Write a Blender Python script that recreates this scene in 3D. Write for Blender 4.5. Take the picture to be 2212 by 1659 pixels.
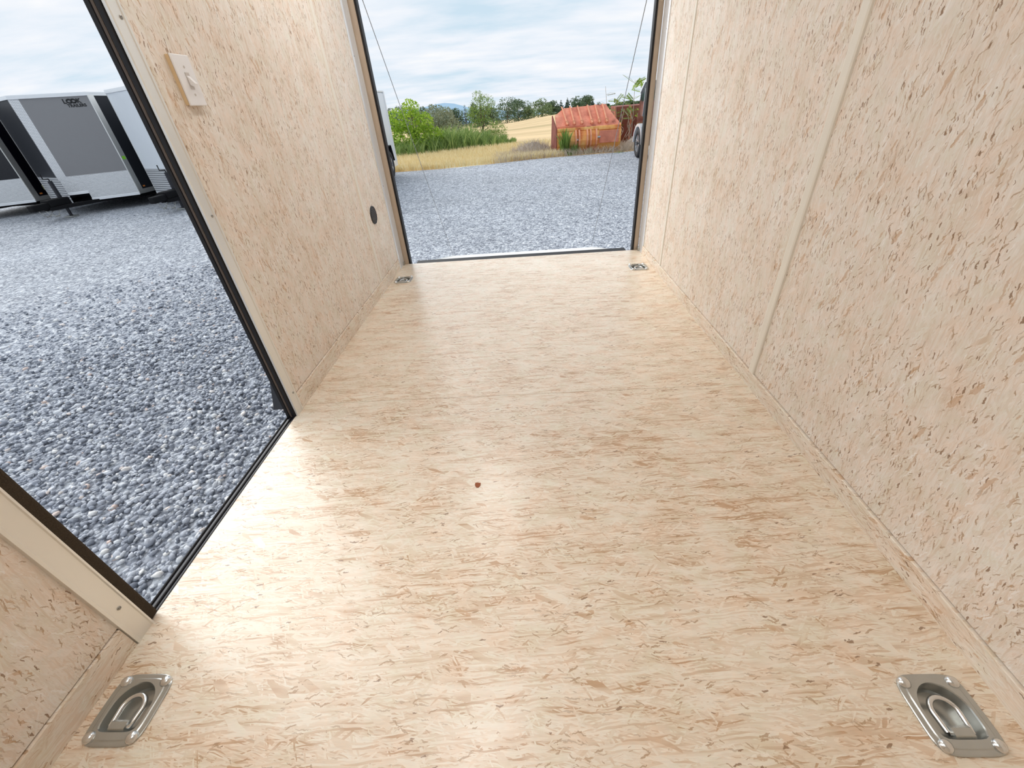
import bpy, bmesh, math, random
import numpy as np
from mathutils import Vector, Matrix

for o in list(bpy.data.objects):
    bpy.data.objects.remove(o, do_unlink=True)
SC = bpy.context.scene
COL = SC.collection
random.seed(7)
RNG = np.random.default_rng(11)
PI = math.pi

# ------------------------------------------------------------------ camera
W, H = 2212.0, 1659.0
FPX = 883.31
R = np.array([[0.9976703, -0.04698024, -0.04946542],
              [0.01396089, -0.56913894, 0.82212284],
              [-0.06677623, -0.82089812, -0.56715713]])   # world <- camera (x right, y down, z forward)
EYE = np.array([0.0, 0.0, 0.95])
cam_d = bpy.data.cameras.new('camera')
cam = bpy.data.objects.new('camera', cam_d)
COL.objects.link(cam)
M = Matrix.Identity(4)
for i in range(3):
    M[i][0] = R[i, 0]; M[i][1] = -R[i, 1]; M[i][2] = -R[i, 2]; M[i][3] = EYE[i]
cam.matrix_world = M
cam_d.sensor_fit = 'HORIZONTAL'; cam_d.sensor_width = 36.0
cam_d.lens = 36.0 * FPX / W
cam_d.clip_start = 0.01; cam_d.clip_end = 6000
SC.camera = cam
vs = SC.view_settings
vs.view_transform = 'Standard'; vs.look = 'None'; vs.gamma = 1.0; vs.use_curve_mapping = False
vs.exposure = 0.0


def ray(px, py):
    return R @ np.array([px - W / 2, py - H / 2, FPX])


def at_y(px, py, y):
    r = ray(px, py); return EYE + r * (y / r[1])


def at_z(px, py, z):
    r = ray(px, py); return EYE + r * ((z - EYE[2]) / r[2])


# ------------------------------------------------------------------ node helper
class NT:
    def __init__(self, tree):
        self.t = tree

    def n(self, kind, ins=None, **props):
        nd = self.t.nodes.new(kind)
        for k, v in props.items():
            setattr(nd, k, v)
        for k, v in (ins or {}).items():
            s = nd.inputs[k]
            if isinstance(v, bpy.types.NodeSocket):
                self.t.links.new(v, s)
            else:
                s.default_value = v
        return nd

    def math(self, op, a, b=0.0, c=None, clamp=False):
        d = {0: a, 1: b}
        if c is not None: d[2] = c
        return self.n('ShaderNodeMath', d, operation=op, use_clamp=clamp).outputs[0]

    def mix(self, fac, a, b, blend='MIX'):
        nd = self.n('ShaderNodeMix', data_type='RGBA', blend_type=blend)
        for i, v in ((0, fac), (6, a), (7, b)):
            s = nd.inputs[i]
            if isinstance(v, bpy.types.NodeSocket):
                self.t.links.new(v, s)
            elif i == 0:
                s.default_value = v
            else:
                s.default_value = (*v[:3], 1.0)
        return nd.outputs[2]

    def fmix(self, fac, a, b):
        nd = self.n('ShaderNodeMix', data_type='FLOAT')
        for i, v in ((0, fac), (2, a), (3, b)):
            s = nd.inputs[i]
            if isinstance(v, bpy.types.NodeSocket):
                self.t.links.new(v, s)
            else:
                s.default_value = v
        return nd.outputs[0]

    def ramp(self, fac, stops, interp='LINEAR'):
        nd = self.n('ShaderNodeValToRGB', {0: fac})
        cr = nd.color_ramp; cr.interpolation = interp
        while len(cr.elements) < len(stops): cr.elements.new(0.5)
        for e, (p, c) in zip(cr.elements, stops):
            e.position = p; e.color = (*c[:3], 1.0)
        return nd.outputs[0]


def lin(r, g, b):
    f = lambda v: (v / 255 / 12.92) if v / 255 <= 0.04045 else ((v / 255 + 0.055) / 1.055) ** 2.4
    return (f(r), f(g), f(b))


# ------------------------------------------------------------------ world, sun
world = bpy.data.worlds.new('overcast_sky'); SC.world = world
world.use_nodes = True
wt = NT(world.node_tree); world.node_tree.nodes.clear()
tc = wt.n('ShaderNodeTexCoord').outputs['Generated']
sx = wt.n('ShaderNodeSeparateXYZ', {0: tc})
zc = wt.math('ADD', wt.math('ABSOLUTE', sx.outputs[2]), 0.16)
cloud_uv = wt.n('ShaderNodeCombineXYZ', {0: wt.math('DIVIDE', sx.outputs[0], zc), 1: wt.math('DIVIDE', sx.outputs[1], zc), 2: 0.0}).outputs[0]
map1 = wt.n('ShaderNodeMapping', {0: cloud_uv, 3: (0.75, 1.5, 1.0)}).outputs[0]
nz1 = wt.n('ShaderNodeTexNoise', {'Vector': map1, 'Scale': 1.1, 'Detail': 6.0, 'Roughness': 0.55, 'Distortion': 0.25}).outputs[0]
nz2 = wt.n('ShaderNodeTexNoise', {'Vector': map1, 'Scale': 3.6, 'Detail': 4.0, 'Roughness': 0.5}).outputs[0]
cl = wt.math('ADD', wt.math('MULTIPLY', nz1, 0.72), wt.math('MULTIPLY', nz2, 0.28))
sky_c = wt.ramp(cl, [(0.33, lin(206, 228, 243)), (0.45, lin(226, 238, 249)), (0.54, lin(239, 245, 253)), (0.66, lin(252, 253, 255))])
bg = wt.n('ShaderNodeBackground', {0: sky_c, 1: 1.0})
wo = wt.n('ShaderNodeOutputWorld', {0: bg.outputs[0]})

sun_d = bpy.data.lights.new('sun', 'SUN'); sun_d.energy = 2.5; sun_d.angle = math.radians(60)
sun_d.color = (1.0, 0.985, 0.96)
sun = bpy.data.objects.new('sun', sun_d); COL.objects.link(sun)
sun.rotation_euler = Vector((0.72, -0.62, -0.60)).to_track_quat('-Z', 'Y').to_euler()
sun.location = (-6, 2, 8)

# ------------------------------------------------------------------ materials
MAT = {}


def base_mat(name):
    m = bpy.data.materials.new(name); m.use_nodes = True
    t = NT(m.node_tree); m.node_tree.nodes.clear()
    bs = t.n('ShaderNodeBsdfPrincipled')
    t.n('ShaderNodeOutputMaterial', {0: bs.outputs[0]})
    MAT[name] = m
    return m, t, bs


def setin(t, bs, **kw):
    for k, v in kw.items():
        k = k.replace('_', ' ')
        s = bs.inputs[k]
        if isinstance(v, bpy.types.NodeSocket): t.t.links.new(v, s)
        else: s.default_value = (*v, 1.0) if (isinstance(v, tuple) and len(v) == 3 and s.type == 'RGBA') else v


def simple(name, col, rough=0.5, metal=0.0, var=0.06, vscale=12.0, bump=0.0, spec=0.5):
    m, t, bs = base_mat(name)
    co = t.n('ShaderNodeTexCoord').outputs['Object']
    nz = t.n('ShaderNodeTexNoise', {'Vector': co, 'Scale': vscale, 'Detail': 4.0}).outputs[0]
    k = t.math('ADD', t.math('MULTIPLY', nz, 2 * var), 1 - var)
    c = t.mix(1.0, col, t.n('ShaderNodeCombineXYZ', {0: k, 1: k, 2: k}).outputs[0], 'MULTIPLY')
    setin(t, bs, Base_Color=c, Roughness=rough, Metallic=metal)
    bs.inputs['Specular IOR Level'].default_value = spec
    if bump:
        b = t.n('ShaderNodeBump', {'Height': nz, 'Strength': bump, 'Distance': 0.005})
        setin(t, bs, Normal=b.outputs[0])
    return m


def osb(name, plane, tint=(1, 1, 1), seed=0.0, strand=1.0, align=1.0, rough=0.5, dark=1.0, spec=0.4, con=1.0, slit=0.0, coat=0.0):
    """strand board: layered stretched cells, each a wood strand of its own tone"""
    m, t, bs = base_mat(name)
    co = t.n('ShaderNodeTexCoord').outputs['Object']
    s3 = t.n('ShaderNodeSeparateXYZ', {0: co})
    u, v = {'floor': (0, 1), 'wall': (2, 1), 'wallh': (1, 2), 'front': (2, 0)}[plane]
    rnd = t.math('MULTIPLY', t.n('ShaderNodeObjectInfo').outputs['Random'], 37.0)
    uv = t.n('ShaderNodeCombineXYZ', {0: t.math('ADD', s3.outputs[u], rnd), 1: t.math('ADD', s3.outputs[v], seed), 2: 0.0}).outputs[0]
    wn = t.n('ShaderNodeTexNoise', {'Vector': uv, 'Scale': 9.0, 'Detail': 3.0}).outputs[1]
    wn = t.n('ShaderNodeVectorMath', {0: wn, 1: (0.5, 0.5, 0.5)}, operation='SUBTRACT').outputs[0]
    wn = t.n('ShaderNodeVectorMath', {0: wn, 'Scale': 0.022}, operation='SCALE').outputs[0]
    wuv = t.n('ShaderNodeVectorMath', {0: uv, 1: wn}).outputs[0]
    tone = 0.30
    layers = [(3, 0.034, 0.0030, 0.0, 3.0), (-11, 0.030, 0.0026, 0.40, 11.0), (14, 0.026, 0.0024, 0.45, 23.0),
              (58, 0.030, 0.0034, 0.90, 31.0), (-44, 0.034, 0.0045, 0.89, 43.0), (-4, 0.055, 0.0032, 0.60, 57.0), (24, 0.040, 0.011, 0.93, 71.0)]
    for ang, L, wd, thr, off in layers:
        a = ang * align if abs(ang) < 40 else ang
        mp = t.n('ShaderNodeMapping', {0: wuv, 1: (off, off * 0.7, 0), 2: (0, 0, 0)}).outputs[0]
        rot = t.n('ShaderNodeVectorRotate', {'Vector': mp, 'Angle': math.radians(a)}, rotation_type='Z_AXIS').outputs[0]
        sc = t.n('ShaderNodeVectorMath', {0: rot, 1: (1 / (L * strand), 1 / (wd * strand), 1)}, operation='MULTIPLY').outputs[0]
        vo = t.n('ShaderNodeTexVoronoi', {'Vector': sc, 'Scale': 1.0}, voronoi_dimensions='2D')
        cs = t.n('ShaderNodeSeparateXYZ', {0: vo.outputs['Color']})
        msk = t.math('GREATER_THAN', cs.outputs[1], thr) if thr > 0 else 1.0
        tone = t.fmix(msk, tone, cs.outputs[0])
    big = t.n('ShaderNodeTexNoise', {'Vector': uv, 'Scale': 5.0, 'Detail': 3.0, 'Roughness': 0.6}).outputs[0]
    medv = t.n('ShaderNodeVectorMath', {0: wuv, 1: (1 / 0.085, 1 / 0.016, 1)}, operation='MULTIPLY').outputs[0]
    med = t.n('ShaderNodeTexVoronoi', {'Vector': medv, 'Scale': 1.0}, voronoi_dimensions='2D', feature='SMOOTH_F1').outputs['Color']
    med = t.n('ShaderNodeSeparateXYZ', {0: med}).outputs[0]
    tone2 = t.math('ADD', t.math('MULTIPLY', t.math('SUBTRACT', tone, 0.45), 0.72 * con), 0.42)
    tone2 = t.math('ADD', tone2, t.math('MULTIPLY', t.math('SUBTRACT', med, 0.5), 0.42 * con))
    tone2 = t.math('ADD', tone2, t.math('MULTIPLY', t.math('SUBTRACT', big, 0.5), 1.0), clamp=True)
    col = t.ramp(tone2, [(0.0, (0.83, 0.77, 0.685)), (0.35, (0.785, 0.695, 0.59)), (0.66, (0.735, 0.615, 0.49)), (0.90, (0.65, 0.495, 0.36)), (1.0, (0.54, 0.355, 0.22))])
    # fine fibre
    fib = t.n('ShaderNodeVectorMath', {0: wuv, 1: (45.0, 900.0, 1)}, operation='MULTIPLY').outputs[0]
    fn = t.n('ShaderNodeTexNoise', {'Vector': fib, 'Scale': 1.0, 'Detail': 2.0}, noise_dimensions='2D').outputs[0]
    k = t.math('ADD', t.math('MULTIPLY', fn, 0.22), 0.89)
    col = t.mix(1.0, col, t.n('ShaderNodeCombineXYZ', {0: k, 1: k, 2: k}).outputs[0], 'MULTIPLY')
    hue = t.n('ShaderNodeTexNoise', {'Vector': uv, 'Scale': 16.0, 'Detail': 4.0, 'Roughness': 0.65}).outputs[0]
    hue = t.ramp(hue, [(0.36, (1.03, 0.985, 0.96)), (0.5, (1.0, 1.0, 1.0)), (0.64, (0.965, 0.985, 0.955))])
    col = t.mix(1.0, col, hue, 'MULTIPLY')
    # sparse dark slivers and orange flakes
    w2 = t.n('ShaderNodeTexNoise', {'Vector': uv, 'Scale': 110.0, 'Detail': 2.0}, noise_dimensions='2D').outputs[1]
    w2 = t.n('ShaderNodeVectorMath', {0: w2, 1: (0.5, 0.5, 0.5)}, operation='SUBTRACT').outputs[0]
    w2 = t.n('ShaderNodeVectorMath', {0: w2, 'Scale': 0.007}, operation='SCALE').outputs[0]
    suv = t.n('ShaderNodeVectorMath', {0: wuv, 1: w2}).outputs[0]
    patch = t.n('ShaderNodeTexNoise', {'Vector': uv, 'Scale': 11.0, 'Detail': 3.0, 'Roughness': 0.6}).outputs[0]
    patch = t.math('MULTIPLY', t.math('SUBTRACT', patch, 0.56), 0.55)
    for ang, L, wd, thr, off, dcol, fac in ((5, 0.036, 0.0036, 0.905, 5.0, (0.47, 0.34, 0.23), 0.6), (-20, 0.030, 0.0042, 0.93, 15.0, (0.41, 0.25, 0.13), 0.75),
                                            (32, 0.026, 0.0042, 0.945, 19.0, (0.42, 0.265, 0.145), 0.7), (-5, 0.075, 0.0055, 0.955, 27.0, (0.55, 0.36, 0.21), 0.6), (16, 0.06, 0.013, 0.972, 37.0, (0.56, 0.34, 0.18), 0.6),
                                            (-8, 0.022, 0.0048, 0.972, 47.0, (0.25, 0.135, 0.065), 0.85), (12, 0.05, 0.0045, 0.95, 61.0, (0.88, 0.83, 0.76), 0.7)):
        mp = t.n('ShaderNodeMapping', {0: suv, 1: (off, off * 1.3, 0)}).outputs[0]
        rot = t.n('ShaderNodeVectorRotate', {'Vector': mp, 'Angle': math.radians(ang)}, rotation_type='Z_AXIS').outputs[0]
        sc = t.n('ShaderNodeVectorMath', {0: rot, 1: (1 / (L * strand), 1 / (wd * strand), 1)}, operation='MULTIPLY').outputs[0]
        vo = t.n('ShaderNodeTexVoronoi', {'Vector': sc, 'Scale': 1.0}, voronoi_dimensions='2D')
        cs = t.n('ShaderNodeSeparateXYZ', {0: vo.outputs['Color']})
        a1 = t.math('GREATER_THAN', t.math('ADD', cs.outputs[2], patch), thr - slit)
        a2 = t.math('LESS_THAN', vo.outputs['Distance'], t.math('ADD', t.math('MULTIPLY', cs.outputs[0], 0.38), 0.08))
        col = t.mix(t.math('MULTIPLY', t.math('MULTIPLY', a1, a2), fac * dark), col, dcol)
    col = t.mix(1.0, col, tint, 'MULTIPLY')
    bmp = t.n('ShaderNodeBump', {'Height': tone, 'Strength': 0.12, 'Distance': 0.001})
    setin(t, bs, Base_Color=col, Roughness=rough, Normal=bmp.outputs[0])
    bs.inputs['Specular IOR Level'].default_value = spec
    bs.inputs['Coat Weight'].default_value = coat; bs.inputs['Coat Roughness'].default_value = 0.28
    return m


osb('osb_floor', 'floor', rough=0.4, seed=3.3, spec=0.6, coat=0.8, con=1.3, tint=(1.0, 0.975, 0.925))
osb('osb_wall', 'wall', align=1.5, rough=0.6, strand=0.85, con=0.65, slit=0.06, tint=(1.0, 1.02, 1.065))
osb('osb_base', 'wallh', align=0.8, rough=0.6, strand=0.75, con=0.9, slit=0.05)
osb('osb_front', 'front', rough=0.6)


def gravel_mat():
    m, t, bs = base_mat('gravel')
    co = t.n('ShaderNodeTexCoord').outputs['Object']
    v1 = t.n('ShaderNodeTexVoronoi', {'Vector': co, 'Scale': 48.0})
    v2 = t.n('ShaderNodeTexVoronoi', {'Vector': co, 'Scale': 22.0})
    cs = t.n('ShaderNodeSeparateXYZ', {0: v1.outputs['Color']})
    cs2 = t.n('ShaderNodeSeparateXYZ', {0: v2.outputs['Color']})
    mixv = t.math('ADD', t.math('MULTIPLY', cs.outputs[0], 0.65), t.math('MULTIPLY', cs2.outputs[0], 0.35))
    col = t.ramp(mixv, [(0.0, lin(88, 93, 104)), (0.3, lin(148, 153, 164)), (0.6, lin(188, 193, 202)), (0.85, lin(222, 226, 231)), (1.0, lin(250, 250, 250))])
    big = t.n('ShaderNodeTexNoise', {'Vector': co, 'Scale': 0.55, 'Detail': 4.0}).outputs[0]
    k = t.math('ADD', t.math('MULTIPLY', big, 0.5), 0.75)
    col = t.mix(1.0, col, t.n('ShaderNodeCombineXYZ', {0: k, 1: k, 2: k}).outputs[0], 'MULTIPLY')
    bmp = t.n('ShaderNodeBump', {'Height': v1.outputs['Distance'], 'Strength': 0.9, 'Distance': 0.02}, invert=True)
    setin(t, bs, Base_Color=col, Roughness=0.8, Normal=bmp.outputs[0])


gravel_mat()


def stone_mat(name, attr):
    m, t, bs = base_mat(name)
    if attr:
        v = t.n('ShaderNodeAttribute', attribute_name='tone').outputs['Fac']
    else:
        v = t.n('ShaderNodeObjectInfo').outputs['Random']
    col = t.ramp(v, [(0.0, lin(104, 110, 122)), (0.3, lin(172, 177, 188)), (0.7, lin(204, 208, 216)), (0.92, lin(226, 229, 233)), (0.97, lin(250, 248, 244)), (1.0, lin(232, 208, 196))])
    co = t.n('ShaderNodeTexCoord').outputs['Object']
    nz = t.n('ShaderNodeTexNoise', {'Vector': co, 'Scale': 90.0, 'Detail': 3.0}).outputs[0]
    k = t.math('ADD', t.math('MULTIPLY', nz, 0.4), 0.8)
    col = t.mix(1.0, col, t.n('ShaderNodeCombineXYZ', {0: k, 1: k, 2: k}).outputs[0], 'MULTIPLY')
    setin(t, bs, Base_Color=col, Roughness=0.75)


stone_mat('stone', False); stone_mat('stone_mass', True)

simple('aluminium', (0.80, 0.80, 0.78), rough=0.32, metal=0.75, var=0.04)
simple('aluminium_trim', (0.78, 0.76, 0.71), rough=0.33, metal=0.45, var=0.03)
simple('aluminium_post', (0.80, 0.81, 0.82), rough=0.3, metal=0.45, var=0.03)
simple('tan_jamb', lin(188, 170, 150), rough=0.5, var=0.08)
simple('black_rubber', (0.012, 0.011, 0.012), rough=0.5, var=0.2, spec=0.3)
simple('brown_seal', (0.10, 0.075, 0.06), rough=0.8, var=0.2, vscale=60)
simple('foam_seal', (0.055, 0.042, 0.030), rough=1.0, var=0.6, vscale=420, bump=0.4, spec=0.1)
simple('black_paint', (0.010, 0.010, 0.016), rough=0.25, var=0.1)
simple('ceiling_white', (0.82, 0.82, 0.80), rough=0.5, var=0.03)
simple('batten_cream', lin(228, 221, 208), rough=0.45, var=0.03)
simple('plate_white', lin(232, 230, 230), rough=0.35, var=0.02)
simple('plate_box', lin(214, 186, 146), rough=0.5, var=0.05)
simple('switch_grey', lin(196, 188, 182), rough=0.4, var=0.05)
simple('screw_steel', (0.35, 0.34, 0.32), rough=0.35, metal=0.9)
simple('zinc', (0.47, 0.48, 0.46), rough=0.25, metal=0.75, var=0.1, vscale=30)
simple('zinc_bright', (0.72, 0.73, 0.73), rough=0.22, metal=0.95, var=0.08, vscale=30)
simple('vent_black', (0.02, 0.02, 0.022), rough=0.45)
simple('vent_slat', lin(86, 82, 80), rough=0.5)
simple('ramp_white', (0.86, 0.86, 0.84), rough=0.5, var=0.04)
simple('cable', (0.28, 0.28, 0.28), rough=0.5, metal=0.4)
simple('white_paint', (0.80, 0.84, 0.88), rough=0.22, var=0.02)
simple('trim_white', (0.84, 0.86, 0.88), rough=0.3, metal=0.3, var=0.03)
simple('charcoal_paint', (0.014, 0.016, 0.022), rough=0.42, var=0.05, spec=0.25)
simple('charcoal_sky_sheen', (0.235, 0.232, 0.238), rough=0.3, var=0.03, spec=0.7)  # charcoal nose face, its sky reflection put into a grey base colour
simple('gloss_black', (0.004, 0.004, 0.008), rough=0.12, var=0.05)
simple('underframe_black', (0.006, 0.006, 0.007), rough=0.7, spec=0.2)
simple('tyre', (0.016, 0.016, 0.018), rough=0.75, bump=0.2)
simple('alloy', (0.75, 0.76, 0.78), rough=0.25, metal=0.9)
simple('glass_dark', (0.02, 0.035, 0.04), rough=0.04, spec=1.0)
simple('logo_black', (0.005, 0.005, 0.006), rough=0.4)
simple('lamp_orange', (0.75, 0.25, 0.05), rough=0.3)
simple('green_tag', (0.30, 0.80, 0.05), rough=0.5)
simple('label_yellow', (0.72, 0.72, 0.35), rough=0.5)
simple('chain_steel', (0.55, 0.55, 0.53), rough=0.4, metal=0.7)
simple('fill_housing', (0.8, 0.8, 0.8), rough=0.4)
simple('bark', (0.16, 0.12, 0.09), rough=0.9, var=0.3)
simple('dead_wood', (0.50, 0.42, 0.34), rough=0.9, var=0.25)
simple('dirt', (0.40, 0.34, 0.29), rough=0.95, var=0.35, vscale=9, bump=0.8)


def tread_mat(name, ribs):
    m, t, bs = base_mat(name)
    co = t.n('ShaderNodeTexCoord').outputs['Object']
    s = t.n('ShaderNodeSeparateXYZ', {0: co})
    if ribs:
        h = t.math('SINE', t.math('MULTIPLY', s.outputs[2], 2 * PI / 0.045))
    else:
        a = t.math('ADD', t.math('MULTIPLY', s.outputs[0], 1.2), s.outputs[2])
        b = t.math('SUBTRACT', t.math('MULTIPLY', s.outputs[0], 1.2), s.outputs[2])
        h = t.math('MULTIPLY', t.math('SINE', t.math('MULTIPLY', a, 2 * PI / 0.05)), t.math('SINE', t.math('MULTIPLY', b, 2 * PI / 0.05)))
    bmp = t.n('ShaderNodeBump', {'Height': h, 'Strength': 0.4, 'Distance': 0.01})
    pc = t.ramp(h, [(0.25, (0.42, 0.43, 0.45)), (0.75, (0.93, 0.94, 0.95))]) if ribs else t.ramp(h, [(0.1, (0.62, 0.63, 0.65)), (0.6, (0.97, 0.97, 0.97))])  # polished tops, dark valleys: reflection contrast put into the base colour
    setin(t, bs, Base_Color=pc, Metallic=0.55, Roughness=0.35, Normal=bmp.outputs[0])


tread_mat('diamond_plate', False); tread_mat('ribbed_plate', True)


def rust_mat(name, orange):
    m, t, bs = base_mat(name)
    co = t.n('ShaderNodeTexCoord').outputs['Object']
    n1 = t.n('ShaderNodeTexNoise', {'Vector': co, 'Scale': 3.0, 'Detail': 7.0, 'Roughness': 0.65}).outputs[0]
    st = t.n('ShaderNodeVectorMath', {0: co, 1: (4.0, 4.0, 1.6)}, operation='MULTIPLY').outputs[0]
    n2 = t.n('ShaderNodeTexNoise', {'Vector': st, 'Scale': 1.0, 'Detail': 5.0}).outputs[0]
    f = t.math('ADD', t.math('MULTIPLY', n1, 0.6), t.math('MULTIPLY', n2, 0.4))
    if orange:
        c = t.ramp(f, [(0.33, lin(150, 84, 56)), (0.40, lin(228, 140, 84)), (0.49, lin(250, 186, 110)), (0.64, lin(255, 218, 146))])
    else:
        c = t.ramp(f, [(0.33, lin(140, 76, 60)), (0.44, lin(214, 132, 108)), (0.55, lin(236, 152, 124)), (0.70, lin(252, 194, 160))])
    setin(t, bs, Base_Color=c, Roughness=0.8)


rust_mat('rust_orange', True); rust_mat('rust_red', False)
simple('rust_dark', lin(140, 82, 70), rough=0.9, var=0.35, vscale=5)
simple('rust_edge', lin(238, 168, 132), rough=0.8, var=0.25, vscale=5)


def leaf_mat(name, c1, c2, trans=0.25):
    m, t, bs = base_mat(name)
    geo = t.n('ShaderNodeNewGeometry').outputs['Random Per Island']
    c = t.mix(geo, c1, c2)
    setin(t, bs, Base_Color=c, Roughness=0.6)
    out = [n for n in m.node_tree.nodes if n.type == 'OUTPUT_MATERIAL'][0]
    tr = t.n('ShaderNodeBsdfTranslucent', {0: c})
    mx = t.n('ShaderNodeMixShader', {0: trans, 1: bs.outputs[0], 2: tr.outputs[0]})
    m.node_tree.links.new(mx.outputs[0], out.inputs[0])


leaf_mat('leaf_bright', (0.20, 0.38, 0.02), (0.55, 0.72, 0.10), 0.3)
leaf_mat('leaf_mid', (0.14, 0.25, 0.04), (0.36, 0.48, 0.13))
leaf_mat('leaf_far', (0.055, 0.105, 0.055), (0.17, 0.25, 0.13), 0.15)
leaf_mat('leaf_far_light', (0.10, 0.17, 0.06), (0.26, 0.34, 0.16), 0.15)
leaf_mat('leaf_conifer', (0.03, 0.06, 0.045), (0.08, 0.13, 0.10), 0.1)
leaf_mat('leaf_greygreen', (0.20, 0.24, 0.15), (0.36, 0.40, 0.27), 0.15)
leaf_mat('weed_green', (0.13, 0.24, 0.05), (0.46, 0.58, 0.20), 0.25)
leaf_mat('grass_gold', (0.72, 0.58, 0.28), (0.95, 0.86, 0.58), 0.2)
leaf_mat('grass_dead', (0.50, 0.42, 0.34), (0.72, 0.62, 0.50), 0.1)


def field_mat():
    m, t, bs = base_mat('stubble')
    co = t.n('ShaderNodeTexCoord').outputs['Object']
    st = t.n('ShaderNodeVectorMath', {0: co, 1: (0.03, 0.16, 1.0)}, operation='MULTIPLY').outputs[0]
    n1 = t.n('ShaderNodeTexNoise', {'Vector': st, 'Scale': 1.0, 'Detail': 6.0, 'Roughness': 0.6}).outputs[0]
    c = t.ramp(n1, [(0.30, lin(150, 140, 92)), (0.42, lin(206, 178, 130)), (0.55, lin(226, 196, 150)), (0.75, lin(240, 208, 150))])
    setin(t, bs, Base_Color=c, Roughness=0.95)


field_mat()
simple('hazy_hill', lin(186, 214, 234), rough=1.0, var=0.1, vscale=0.01, spec=0.0)  # distance haze put into the hill colour as pale blue


# ------------------------------------------------------------------ mesh helpers
def link(name, me, mat=None, parent=None, loc=None, smooth=False):
    o = bpy.data.objects.new(name, me)
    COL.objects.link(o)
    if mat:
        if not me.materials: me.materials.append(MAT[mat])
    if loc is not None: o.location = loc
    if parent is not None: o.parent = parent
    if smooth:
        me.polygons.foreach_set('use_smooth', [True] * len(me.polygons))
    return o


def tag(o, label, cat, group=None):
    o['label'] = label; o['category'] = cat
    if group: o['group'] = group
    return o


def empty(name, loc=(0, 0, 0), rz=0.0):
    o = bpy.data.objects.new(name, None); COL.objects.link(o)
    o.location = loc; o.rotation_euler = (0, 0, rz); o.empty_display_size = 0.1
    return o


def thing(name, label, cat, loc=(0, 0, 0), rz=0.0, group=None):
    return tag(empty(name, loc, rz), label, cat, group)


def struct(o):
    o['kind'] = 'structure'; return o


class MB:
    """collects shapes into one mesh"""
    def __init__(self):
        self.bm = bmesh.new()

    def box(self, x0, x1, y0, y1, z0, z1, bev=0.0, mat=None):
        b = bmesh.new()
        bmesh.ops.create_cube(b, size=1.0)
        bmesh.ops.scale(b, vec=(x1 - x0, y1 - y0, z1 - z0), verts=b.verts)
        bmesh.ops.translate(b, vec=((x0 + x1) / 2, (y0 + y1) / 2, (z0 + z1) / 2), verts=b.verts)
        if bev: bmesh.ops.bevel(b, geom=b.edges[:], offset=bev, segments=2, profile=0.5, affect='EDGES')
        return self.add(b, mat)

    def add(self, b, mat=None):
        if mat is not None: bmesh.ops.transform(b, matrix=mat, verts=b.verts)
        me = bpy.data.meshes.new('tmp'); b.to_mesh(me); b.free()
        self.bm.from_mesh(me); bpy.data.meshes.remove(me)
        return self

    def poly(self, pts, faces):
        vs_ = [self.bm.verts.new(p) for p in pts]
        for f in faces: self.bm.faces.new([vs_[i] for i in f])
        return self

    def prism(self, prof, axis, a0, a1):
        """extrude a 2-D profile along axis ('x','y','z')"""
        n = len(prof)
        def pt(p, a):
            return {'x': (a, p[0], p[1]), 'y': (p[0], a, p[1]), 'z': (p[0], p[1], a)}[axis]
        pts = [pt(p, a0) for p in prof] + [pt(p, a1) for p in prof]
        fs = [list(range(n))[::-1], list(range(n, 2 * n))] + [[i, (i + 1) % n, n + (i + 1) % n, n + i] for i in range(n)]
        return self.poly(pts, fs)

    def tube(self, pts, r, seg=8, caps=True):
        pts = [Vector(p) for p in pts]
        rr = r if isinstance(r, (list, tuple)) else [r] * len(pts)
        rings = []
        prev = None
        for i, p in enumerate(pts):
            d = (pts[min(i + 1, len(pts) - 1)] - pts[max(i - 1, 0)]).normalized()
            if prev is None:
                a = d.orthogonal().normalized()
            else:
                a = (prev - d * prev.dot(d)).normalized()
            prev = a
            b = d.cross(a)
            rings.append([self.bm.verts.new(p + (a * math.cos(2 * PI * k / seg) + b * math.sin(2 * PI * k / seg)) * rr[i]) for k in range(seg)])
        for i in range(len(rings) - 1):
            for k in range(seg):
                self.bm.faces.new([rings[i][k], rings[i][(k + 1) % seg], rings[i + 1][(k + 1) % seg], rings[i + 1][k]])
        if caps:
            self.bm.faces.new(rings[0][::-1]); self.bm.faces.new(rings[-1])
        return self

    def cyl(self, c0, c1, r, seg=24, r2=None):
        return self.tube([c0, c1], [r, r if r2 is None else r2], seg)

    def lathe(self, prof, seg=32, mat=None):
        """profile of (radius, height) about z"""
        b = bmesh.new(); rings = []
        for r, z in prof:
            rings.append([b.verts.new((r * math.cos(2 * PI * k / seg), r * math.sin(2 * PI * k / seg), z)) for k in range(seg)] if r > 1e-6 else [b.verts.new((0, 0, z))])
        for i in range(len(rings) - 1):
            A, B = rings[i], rings[i + 1]
            for k in range(seg):
                k2 = (k + 1) % seg
                if len(A) == 1 and len(B) == 1: continue
                if len(A) == 1: b.faces.new([A[0], B[k], B[k2]])
                elif len(B) == 1: b.faces.new([A[k], B[0], A[k2]][::-1] if False else [A[k], A[k2], B[0]])
                else: b.faces.new([A[k], A[k2], B[k2], B[k]])
        return self.add(b, mat)

    def build(self, name, mat, parent=None, loc=None, smooth=False, label=None):
        bmesh.ops.recalc_face_normals(self.bm, faces=self.bm.faces[:])
        if loc is not None and parent is None:
            bmesh.ops.translate(self.bm, vec=[-c for c in loc], verts=self.bm.verts)
        me = bpy.data.meshes.new(name); self.bm.to_mesh(me); self.bm.free()
        o = link(name, me, mat, parent, loc if parent is None else None)
        if smooth:
            me.polygons.foreach_set('use_smooth', [True] * len(me.polygons))
        if label: o['label'] = label
        return o


def child_local(o, parent):
    """parent an object built in world coordinates under a thing with a location"""
    o.parent = parent
    o.matrix_parent_inverse = Matrix.Translation(-Vector(parent.location))
    return o


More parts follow.
